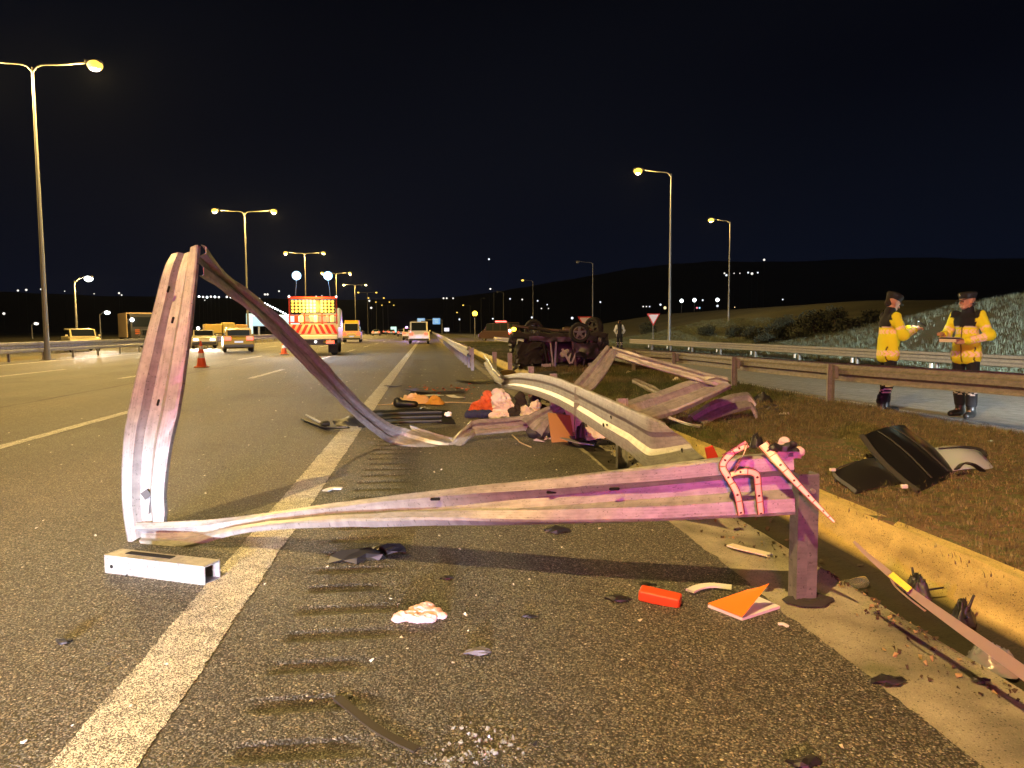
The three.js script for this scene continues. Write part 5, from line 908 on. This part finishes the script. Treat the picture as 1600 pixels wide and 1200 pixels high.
{ // small torn bits in the heap and over the shoulder behind the rail
  const cols = [M.black, std(0.7, 0.66, 0.6), M.black, std(0.2, 0.2, 0.22), std(0.5, 0.12, 0.04), M.dark, std(0.55, 0.45, 0.3)], lists = cols.map(() => []);
  for (let k = 0; k < 420; k++) {
    const c = [[790, 652, 60, 20], [850, 676, 40, 18], [905, 690, 45, 12], [640, 655, 110, 22], [700, 610, 90, 12], [1200, 655, 45, 14], [1010, 585, 90, 12]][k % 7], u = (R() + R() + R()) / 1.5 - 1, v = (R() + R() + R()) / 1.5 - 1, p = G(c[0] + u * c[2], c[1] + v * c[3]), s = rr(0.012, 0.075) * (R() < 0.15 ? 1.7 : 1);
    const y = p.x > 3.1 ? groundY(p.x, p.z) : 0, pts = Array.from({ length: 4 }, () => V(rr(-s, s), rr(0, s * 0.7), rr(-s, s)));
    lists[k % cols.length].push(rawGeo(pts.flatMap(q => [q.x + p.x, q.y + y + 0.003, q.z + p.z]), [0, 0, 1, 0, 1, 1, 0, 1], [0, 1, 2, 0, 2, 3, 0, 3, 1, 1, 3, 2]).toNonIndexed());
  }
  lists.forEach((l, i) => { l.forEach(g => g.computeVertexNormals()); piece('torn_bits', l, cols[i], ['torn black bits strewn about the heap', 'torn pale bits strewn about the heap', 'black shards strewn over the shoulder', 'grey shards strewn over the shoulder', 'red orange shards strewn about the bag', 'dark grey shards strewn about the heap', 'beige shards strewn about the heap'][i], 'shards').userData.kind = 'stuff'; });
}
{ // leaves, grit and soil washed against the edge of the drain
  const l = [], m = [];
  for (let k = 0; k < 900; k++) { const z = -1.7 - Math.pow(R(), 1.4) * 14, w = fbm(z * 2.2, 3, 401, 3), x = 2.19 - Math.abs(R() + R() - 1) * 0.45 * smooth(0.3, 0.65, w) - 0.01; (k % 4 ? l : m).push(put(new THREE.TetrahedronGeometry(rr(0.004, 0.016)).scale(1.3, 0.35, 0.9), x, 0.004, z, R(), R() * 6, R())); }
  piece('edge_litter', l, std(0.06, 0.045, 0.025, { roughness: 1 }), 'dry leaves and soil along the edge of the drain', 'litter').userData.kind = 'stuff';
  piece('edge_litter', m, std(0.3, 0.22, 0.1, { roughness: 1 }), 'pale grit along the edge of the drain', 'litter').userData.kind = 'stuff';
}
{ // things in the channel
  const p = V(2.5, -0.19, -4.05), o = thing('bottle', 'clear plastic bottle lying in the drain behind the front post', 'bottle', p, 0.35);
  part('body', new THREE.LatheGeometry([[0.001, -0.12], [0.036, -0.118], [0.038, -0.04], [0.034, 0.0], [0.038, 0.04], [0.03, 0.09], [0.014, 0.12], [0.013, 0.14]].map(q => new THREE.Vector2(...q)), 18).rotateZ(Math.PI / 2), (() => { const m = new THREE.MeshPhysicalMaterial({ roughness: 0.08, transmission: 0.9, thickness: 0, side: THREE.DoubleSide }); m.color.setRGB(0.85, 0.9, 0.92); return m; })(), o);
  part('cap', cy(0.016, 0.016, 0.02, -0.145, 0, 0, 0, 0, Math.PI / 2), M.white, o);
  const c = V(2.55, -0.21, -3.0); piece('film_bag', ragGeo(0.26, 0.3, 0.1, 91).translate(c.x, c.y, c.z), std(0.2, 0.2, 0.25, { roughness: 0.25 }), 'greyish plastic bag in the drain under the stretched tape', 'bag');
  for (const [x, z, s, l] of [[2.78, -3.85, 0.2, 'black torn part in the drain behind the tape, far one'], [2.76, -3.45, 0.2, 'black spiky part in the drain beside the yellow tape mark']]) {
    const o2 = thing('car_part', l, 'car part', V(x, -0.2, z), R() * 3);
    part('lump', ragGeo(s, s * 0.7, 0.12, 95 + z), M.black, o2); part('bracket', [bar(V(0, 0.02, 0), V(0.06, 0.15, 0.03), 0.012, 0.006), bar(V(-0.04, 0.02, 0), V(-0.02, 0.11, 0.02), 0.014, 0.01), bar(V(0, 0.03, 0), V(-0.13, 0.09, 0.05), 0.008, 0.005)].map(g => g), M.black, o2);
  }
  const m = []; for (let k = 0; k < 260; k++) m.push(put(new THREE.TetrahedronGeometry(rr(0.008, 0.04)).scale(1.4, 0.35, 0.9), rr(2.26, 2.88), -0.215 + rr(0, 0.03), -1.6 - R() * 16, R(), R() * 6, R()));
  piece('drain_litter', m, std(0.045, 0.038, 0.028, { roughness: 0.9 }), 'dark leaves and litter on the bottom of the drain', 'litter').userData.kind = 'stuff';
}
for (const [x, y, r, label, c] of [[1548, 693, 0.05, 'small pale blue scrap on the soil right of the silver wing', [0.35, 0.5, 0.55]], [1022, 573, 0.12, 'pale scrap on the grass by the slip road', [0.7, 0.5, 0.4]], [1056, 597, 0.14, 'white scrap on the grass near the rail posts', [0.75, 0.7, 0.62]], [1225, 652, 0.1, 'white scrap on the grass right of the bent rail piece', [0.6, 0.55, 0.5]], [1318, 690, 0.06, 'pale scrap behind the black bonnet', [0.5, 0.45, 0.35]]])
  piece('scrap', ragGeo(r * 2.4, r * 1.8, r * 0.7, x).translate(...G(x, y, 0.05).toArray()), std(...c), label, 'scrap');
{ // planks of torn rail at the foot of the slip road rail
  strand('plank', 'flat grey strip below the near slip road post', 'metal strip', [[1273, 633, 0.02], [1295, 634, 0.02], [1316, 636, 0.02]], 0.2, M.dark, 0.05);
  strand('white_trim', 'pale sticks lying right of the bent rail piece', 'plastic strip', [[1186, 652, 0.04], [1204, 657, 0.02], [1222, 660, 0.02]], 0.06, std(0.6, 0.56, 0.5), 0.04);
}

// ---------------------------------------------------------------- grass, shrubs
function tuftGeo(n, h, spread, w) {
  const pos = [], uv = [], idx = [];
  for (let k = 0; k < n; k++) {
    const a = R() * 6.28, r = R() * spread, x = Math.cos(a) * r, z = Math.sin(a) * r, hh = h * rr(0.5, 1), b = rr(0.1, 0.7) * hh, c = Math.cos(a + rr(-1, 1)), s = Math.sin(a + rr(-1, 1)), px = -s * w / 2, pz = c * w / 2, i = pos.length / 3;
    pos.push(x - px, 0, z - pz, x + px, 0, z + pz, x + c * b * 0.35 - px * 0.7, hh * 0.6, z + s * b * 0.35 - pz * 0.7, x + c * b * 0.35 + px * 0.7, hh * 0.6, z + s * b * 0.35 + pz * 0.7, x + c * b, hh, z + s * b);
    for (let q = 0; q < 5; q++) uv.push(0, 0);
    idx.push(i, i + 1, i + 2, i + 1, i + 3, i + 2, i + 2, i + 3, i + 4);
  }
  return rawGeo(pos, uv, idx);
}
function meadow(name, label, geo, mat, n, place, tintOf) {
  const m = new THREE.InstancedMesh(geo, mat, n), o = new THREE.Object3D(), c = new THREE.Color(); let k = 0;
  for (let t = 0; t < n * 4 && k < n; t++) {
    const p = place(); if (!p) continue;
    o.position.set(p[0], groundY(p[0], p[1]) - 0.01, p[1]); o.rotation.set(0, R() * 6.28, 0); o.scale.setScalar(p[2]); o.updateMatrix(); m.setMatrixAt(k, o.matrix); m.setColorAt(k, c.setRGB(...tintOf(p[0], p[1]))); k++;
  }
  m.count = k; m.name = name; m.castShadow = m.receiveShadow = true; m.userData.kind = 'stuff'; tag(m, label, 'grass'); scene.add(m);
}
const blade = std(1, 1, 1, { roughness: 0.9 });
const patch = (x, z) => fbm(x / 1.5, z / 1.5, 301, 3);
meadow('verge_grass', 'short dry grass on the strip between the shoulder and the slip road', tuftGeo(9, 0.1, 0.08, 0.006), blade, 40000, () => { const z = -1.5 - Math.pow(R(), 1.5) * 70, x = rr(3.08, 7.15); return patch(x, z) > 0.37 + 0.06 * smooth(-10, -5, z) * smooth(6.4, 4, x) + 0.25 * (R() - 0.5) ? [x, z, rr(0.4, 1.1) * (0.7 + 0.3 * smooth(-6, -10, z) + smooth(-8, -25, z) * 0.7)] : null; }, (x, z) => { const g = smooth(0.42, 0.6, fbm(x / 2.2 + 9, z / 2.2, 78, 3)) * smooth(-5, -9, z), k = rr(0.5, 1.1); const d = R() < 0.3 ? 1.7 : 1; return [k * d * lerp(0.145, 0.075, g), k * d * lerp(0.128, 0.092, g), k * d * lerp(0.06, 0.025, g)]; });
meadow('matted_straw', 'flattened dead straw on the soil round the black car panels', tuftGeo(7, 0.035, 0.13, 0.006), blade, 15000, () => { const z = -1.5 - Math.pow(R(), 1.2) * 14, x = rr(3.06, 7.1); return fbm(x * 2, z * 2, 311, 3) + 0.3 * R() > 0.5 ? [x, z, rr(0.5, 1.4)] : null; }, () => { const k = rr(0.4, 1.6); return [k * 0.22, k * 0.18, k * 0.095]; });
meadow('bank_grass', 'long pale grass on the bank beyond the slip road', tuftGeo(10, 0.2, 0.24, 0.012), blade, 52000, () => { const z = -5 - Math.pow(R(), 1.3) * 85, x = 15.2 + Math.pow(R(), 1.1) * 20; return patch(x / 2, z / 2) + 0.3 * R() > 0.45 ? [x, z, rr(0.5, 1.3)] : null; }, (x, z) => { const k = rr(0.4, 1.25); return [k * 0.16, k * 0.19, k * 0.13]; });
meadow('median_grass', 'weeds under the median guardrail', tuftGeo(8, 0.3, 0.16, 0.02), blade, 2500, () => { const x = rr(-20.9, -19.2), z = -20 - R() * 60; return [x, z, rr(0.4, 1)]; }, () => { const k = rr(0.5, 1); return [k * 0.08, k * 0.08, k * 0.03]; });
function leafBall(n, rx, ry, rz, leaf, up = 0) {
  const pos = [], uv = [], idx = [];
  const clumps = Array.from({ length: 16 }, () => { const a = R() * 6.28, e = Math.asin(rr(-0.5, 1)), r = rr(0.4, 0.9); return V(Math.cos(a) * Math.cos(e) * rx * r, up + ry * (0.5 + 0.5 * Math.sin(e) * r), Math.sin(a) * Math.cos(e) * rz * r); });
  for (let k = 0; k < n; k++) {
    const c = clumps[k % 16], q = V(rr(-1, 1), rr(-1, 1), rr(-1, 1)).multiplyScalar(0.42 * Math.min(rx, ry)).add(c), d = V(rr(-1, 1), rr(-0.6, 1), rr(-1, 1)).normalize().multiplyScalar(leaf), s = V(rr(-1, 1), rr(-1, 1), rr(-1, 1)).cross(d).normalize().multiplyScalar(leaf * 0.3), i = pos.length / 3;
    if (q.y < 0.05) q.y = 0.05;
    for (const p of [q, q.clone().addScaledVector(d, 0.5).add(s), q.clone().add(d), q.clone().addScaledVector(d, 0.5).sub(s)]) { pos.push(p.x, p.y, p.z); uv.push(0, 0); }
    idx.push(i, i + 1, i + 2, i, i + 2, i + 3);
  }
  return rawGeo(pos, uv, idx);
}
{
  const leafM = std(0.028, 0.032, 0.015, { roughness: 0.8 }), bark = std(0.06, 0.045, 0.03, { roughness: 1 });
  const mk = (label, x, z, s, tree) => {
    const o = thing(tree ? 'tree' : 'shrub', label, tree ? 'tree' : 'shrub', V(x, groundY(x, z) - 0.05, z), R() * 6, tree ? 'dark trees on the hillside' : 'shrubs on the dark bank'); o.scale.setScalar(s);
    if (tree) { part('trunk', [bar(V(0, 0, 0), V(0.08, 1.7, 0.05), 0.13, 0.08, 8), bar(V(0.08, 1.6, 0.05), V(0.6, 2.6, 0.3), 0.06, 0.02), bar(V(0.06, 1.5, 0.05), V(-0.5, 2.7, -0.2), 0.06, 0.02), bar(V(0.08, 1.7, 0.05), V(0.1, 3.1, 0), 0.07, 0.02)], bark, o); part('crown', leafBall(2600, 1.2, 2.1, 1.2, 0.16, 1.3), leafM, o); }
    else { part('stems', [0, 1, 2, 3, 4].map(k => bar(V(0, 0, 0), V(Math.cos(k * 1.3) * 0.5, 0.9, Math.sin(k * 1.3) * 0.5), 0.03, 0.012, 5)), bark, o); part('leaves', leafBall(1300, 1.05, 1.15, 0.95, 0.19), leafM, o); }
    return o;
  };
  const w = ['below the second lamp pole', 'right of the second lamp pole', 'on the slope between lamp pole and officers', 'on the brown slope, middle', 'on the brown slope, higher', 'on the brown slope, rightmost', 'left of the tall lamp', 'behind the far guardrail posts', 'at the foot of the dark bank', 'near the crest behind the officers'];
  [[1150, 66, 1.1], [1180, 62, 1.3], [1215, 58, 1.6], [1250, 54, 1.2], [1275, 62, 2.0], [1330, 56, 1.9], [1010, 92, 1.6], [1105, 72, 1.2], [1195, 48, 0.9], [1370, 60, 1.7]].forEach(([px, d, s], i) => { const p = at(px, 500, d); mk(`dark shrub ${w[i]}`, p.x, p.z, s * 0.7, false); });
  [[1225, 58, 0.6, 'dark tree standing right of the second lamp pole'], [1305, 58, 0.7, 'dark tree on the hillside left of the officers']].forEach(([px, d, s, l]) => { const p = at(px, 500, d); mk(l, p.x, p.z, s, true); });
}

// ---------------------------------------------------------------- signs, cones, far lights
function yieldSign(label, px, topY, d, w = 0.95) {
  const b = at(px, topY, d), o = thing('yield_sign', label, 'road sign', V(b.x, groundY(b.x, b.z) - 0.05, b.z), 0.06, 'yield signs by the slip road'), top = b.y - o.position.y, tri = (s, y) => [[-s / 2, y], [s / 2, y], [0, y - s * 0.87]];
  part('post', bar(V(0, 0, -0.04), V(0, top - 0.05, -0.04), 0.03), M.pole, o);
  part('border', extrude(tri(w, top), 0.02, 0.006), M.red, o);
  part('face', extrude(tri(w * 0.74, top - w * 0.075), 0.006, 0).translate(0, 0, 0.014), std(0.85, 0.7, 0.68), o);
}
yieldSign('red and white triangular yield sign on a post left of the tall lamp', 1021, 490, 50);
yieldSign('triangular yield sign showing above the overturned wreck', 914, 494.5, 44, 0.9);
{
  const cone = thing('traffic_cone', 'orange and white traffic cone beside the folded rail', 'traffic cone', lane(315, 574), 0, 'traffic cones on the carriageway');
  part('base', rb(0.42, 0.05, 0.42, 0.02, 0, 0.025, 0), M.orange, cone);
  const fr = (y0, y1) => { const r = y => 0.17 - 0.135 * y / 0.92; return new THREE.CylinderGeometry(r(y1), r(y0), y1 - y0, 20, 1, true).translate(0, (y0 + y1) / 2 + 0.05, 0); };
  part('body', [fr(0, 0.3), fr(0.48, 0.62), fr(0.74, 0.92), cy(0.036, 0.036, 0.012, 0, 0.97, 0)], std(0.75, 0.1, 0.02), cone);
  part('band', fr(0.3, 0.48), M.white, cone); part('band', fr(0.62, 0.74), M.white, cone);
  dup(cone, lane(444, 553.5), 0.4, 'orange and white traffic cone left of the chevron truck');
}
{ // flashing amber lamp on its post
  const p = at(742, 490, 70), o = thing('warning_lamp', 'glaring amber warning lamp on a post left of the wreck', 'warning lamp', V(p.x, 0, p.z));
  part('post', bar(V(0, 0, 0), V(0, p.y - 0.25, 0), 0.045), M.pole, o);
  part('housing', cy(0.2, 0.16, 0.14, 0, p.y - 0.27, 0), M.dark, o);
  part('lens', put(new THREE.SphereGeometry(0.24, 18, 12), 0, p.y, 0), glow(1, 0.6, 0.03, 9), o);
  pointLamp(o, V(0, p.y, 0), new THREE.Color().setRGB(1, 0.55, 0.04), 260, 10);
}
{ // overhead signs far ahead, glow put into the faces for light they throw back
  const a = at(658, 502, 210), b = at(682, 502, 210), o = thing('sign_gantry', 'two blue overhead signs with glow put into their faces, far ahead', 'road sign', V((a.x + b.x) / 2, 0, a.z));
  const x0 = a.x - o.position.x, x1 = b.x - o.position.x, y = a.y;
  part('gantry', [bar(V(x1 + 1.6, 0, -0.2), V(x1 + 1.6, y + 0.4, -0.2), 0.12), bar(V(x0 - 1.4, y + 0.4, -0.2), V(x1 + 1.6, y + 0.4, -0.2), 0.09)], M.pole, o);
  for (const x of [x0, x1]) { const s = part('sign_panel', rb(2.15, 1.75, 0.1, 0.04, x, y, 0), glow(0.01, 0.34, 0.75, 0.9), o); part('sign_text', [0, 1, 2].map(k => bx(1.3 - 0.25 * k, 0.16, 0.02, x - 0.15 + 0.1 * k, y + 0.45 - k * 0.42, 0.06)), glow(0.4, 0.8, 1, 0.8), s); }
  for (const [px, py, w, h, c, l] of [[615, 515, 1.5, 1.5, [0.5, 0.95, 0.9], 'pale lit sign over the far end of the road'], [698, 515, 1.3, 0.9, [0.8, 0.85, 1], 'small white lit sign right of the overhead signs']]) {
    const q = at(px, py, 190), t = thing('lit_sign', l, 'road sign', V(q.x, 0, q.z)); part('panel', rb(w, h, 0.1, 0.04, 0, q.y, 0), glow(...c, 1.0), t); part('post', bar(V(0, 0, -0.1), V(0, q.y, -0.1), 0.06), M.pole, t);
  }
}
{ // lit filling station beyond the opposite carriageway
  const p = at(428, 520, 125), o = thing('filling_station', 'filling station with a cyan lit canopy beyond the median', 'building', V(p.x, 0, p.z), 0.25);
  part('canopy', rb(8.4, 1.7, 5, 0.1, 0, 2.9, -1), M.white, o);
  part('fascia', [bx(8.3, 1.6, 0.06, 0, 2.9, 1.56)], glow(0.05, 0.5, 0.75, 1.1), o);
  part('fascia_light', bx(8.3, 0.25, 0.06, 0, 3.83, 1.54), glow(0.7, 1, 1, 1.6), o);
  part('price_sign', rb(1.0, 3.9, 0.3, 0.05, -3.9, 2.2, 2.4), glow(0.35, 0.8, 0.85, 1.0), o);
  for (const x of [-2.4, 0.4, 3.2]) part('column', bx(0.3, 2.1, 0.3, x, 1.05, 0.4), M.white, o);
  part('kiosk', rb(3, 2.2, 2, 0.05, 1.6, 1.1, -2.2), M.white, o); part('kiosk_window', bx(2.4, 1.2, 0.05, 1.6, 1.3, -1.17), glow(0.6, 0.65, 1, 1.2), o);
  pointLamp(o, V(0, 3.2, 0.6), new THREE.Color().setRGB(0.6, 0.9, 1), 12, 30);
}
function lampPost(label, px, py, d, r, mat, group) {
  const p = at(px, py, d), base = Math.min(p.y - 1.5, d > 700 ? Math.max(hillY(p.x, p.z), -2) : 0), o = thing('distant_lamp', label, 'lamp', V(p.x, base, p.z), 0, group), h = p.y - base;
  part('pole', bar(V(0, 0, 0), V(0, h, 0), r * 0.12, r * 0.1, 5), M.pole, o);
  part('bulb', put(new THREE.SphereGeometry(r, 10, 8), 0, h, 0), mat, o);
}
// row of white lamps on the road that comes down from the left, and a level row farther off
for (let k = 0; k < 13; k++) { const t = k / 12; lampPost('white lamp in the dense row descending to the chevron truck', lerp(414, 462, t), lerp(474, 500, t * 0.94), 150 + 10 * k, 0.17 + 0.011 * k, M.whiteLamp, 'white lamps descending behind the truck'); }
for (let k = 0; k < 9; k++) if (k !== 6) lampPost('white lamp in the level row seen inside the folded rail', 311 + k * 6.2, 463.5 + (k % 3) * 0.4, 420, 0.55, k % 2 ? M.farWhite : M.whiteLamp, 'level row of far white lamps');
[[1065, 470], [1085, 469], [1121, 468.5]].forEach(([x, y], i) => { lampPost(['bright floodlight right of the tall lamp, leftmost of three', 'bright floodlight right of the tall lamp, middle of three', 'bright floodlight right of the tall lamp, rightmost of three'][i], x, y, 260, 0.62, M.whiteLamp, 'three floodlights under the hills'); });
const dim = glow(1, 0.95, 0.85, 1.3), warm = glow(1, 0.8, 0.4, 1.6), cool = glow(0.85, 0.92, 1, 1.6);
const right = [[1098, 469, cool, 0.9], [1121, 478, cool, 1], [1059, 491, warm, 1.3], [1039, 481, warm, 1.4], [1032, 476, cool, 0.9], [1005, 479, dim, 0.7], [1010, 479, dim, 0.7], [1015, 479, cool, 0.7], [938, 472, cool, 0.9], [1132, 427, dim, 0.8], [1135, 430, cool, 1], [1147, 427, dim, 0.6], [1156, 427, dim, 0.6], [1169, 426, cool, 0.8], [1175, 427.5, dim, 1.2], [1184, 426, cool, 0.8], [1194, 406, dim, 1.2], [1223, 468, cool, 0.7], [846, 482, dim, 0.7], [855, 476, cool, 0.7], [857, 482, dim, 0.6], [816, 468, dim, 0.7], [797, 467, cool, 0.8], [840, 470, cool, 0.8], [764, 405, cool, 1], [693, 466, dim, 0.8], [698, 466, dim, 0.8], [708, 466, dim, 0.8], [718, 499, cool, 1], [770, 498, cool, 0.9], [831, 496, cool, 0.9], [894, 497, cool, 1.4], [1148, 480, warm, 0.5], [1089, 481, glow(1, 0.25, 0.3, 1.6), 0.9], [1093, 481, glow(0.3, 0.7, 1, 1.6), 0.9]];
right.forEach(([x, y, m, r]) => lampPost('small light on the dark hills right of the road', x, y, 900 + (x * 7 % 300), r * 1.35, m, 'scattered lights on the hills at right'));
const left = [[28, 454, 0.9], [41, 453, 1], [64, 452, 0.8], [101, 455, 0.5], [147, 459, 0.5], [186, 458, 0.9], [190, 461, 0.7], [6, 490, 1.2], [414, 460, 1], [418, 460, 1], [436, 455, 0.8], [405, 467, 1], [480, 470, 0.6], [494, 463, 0.7], [503, 462, 0.6], [508, 473, 0.6], [466, 470, 0.6], [452, 462, 0.6], [320, 469, 0.5], [577, 470, 0.9], [580, 481, 1]];
left.forEach(([x, y, r]) => lampPost('small light on the dark hills left of the road', x, y, 1000, r * 1.4, dim, 'scattered lights on the hills at left'));

renderer.render(scene, camera);
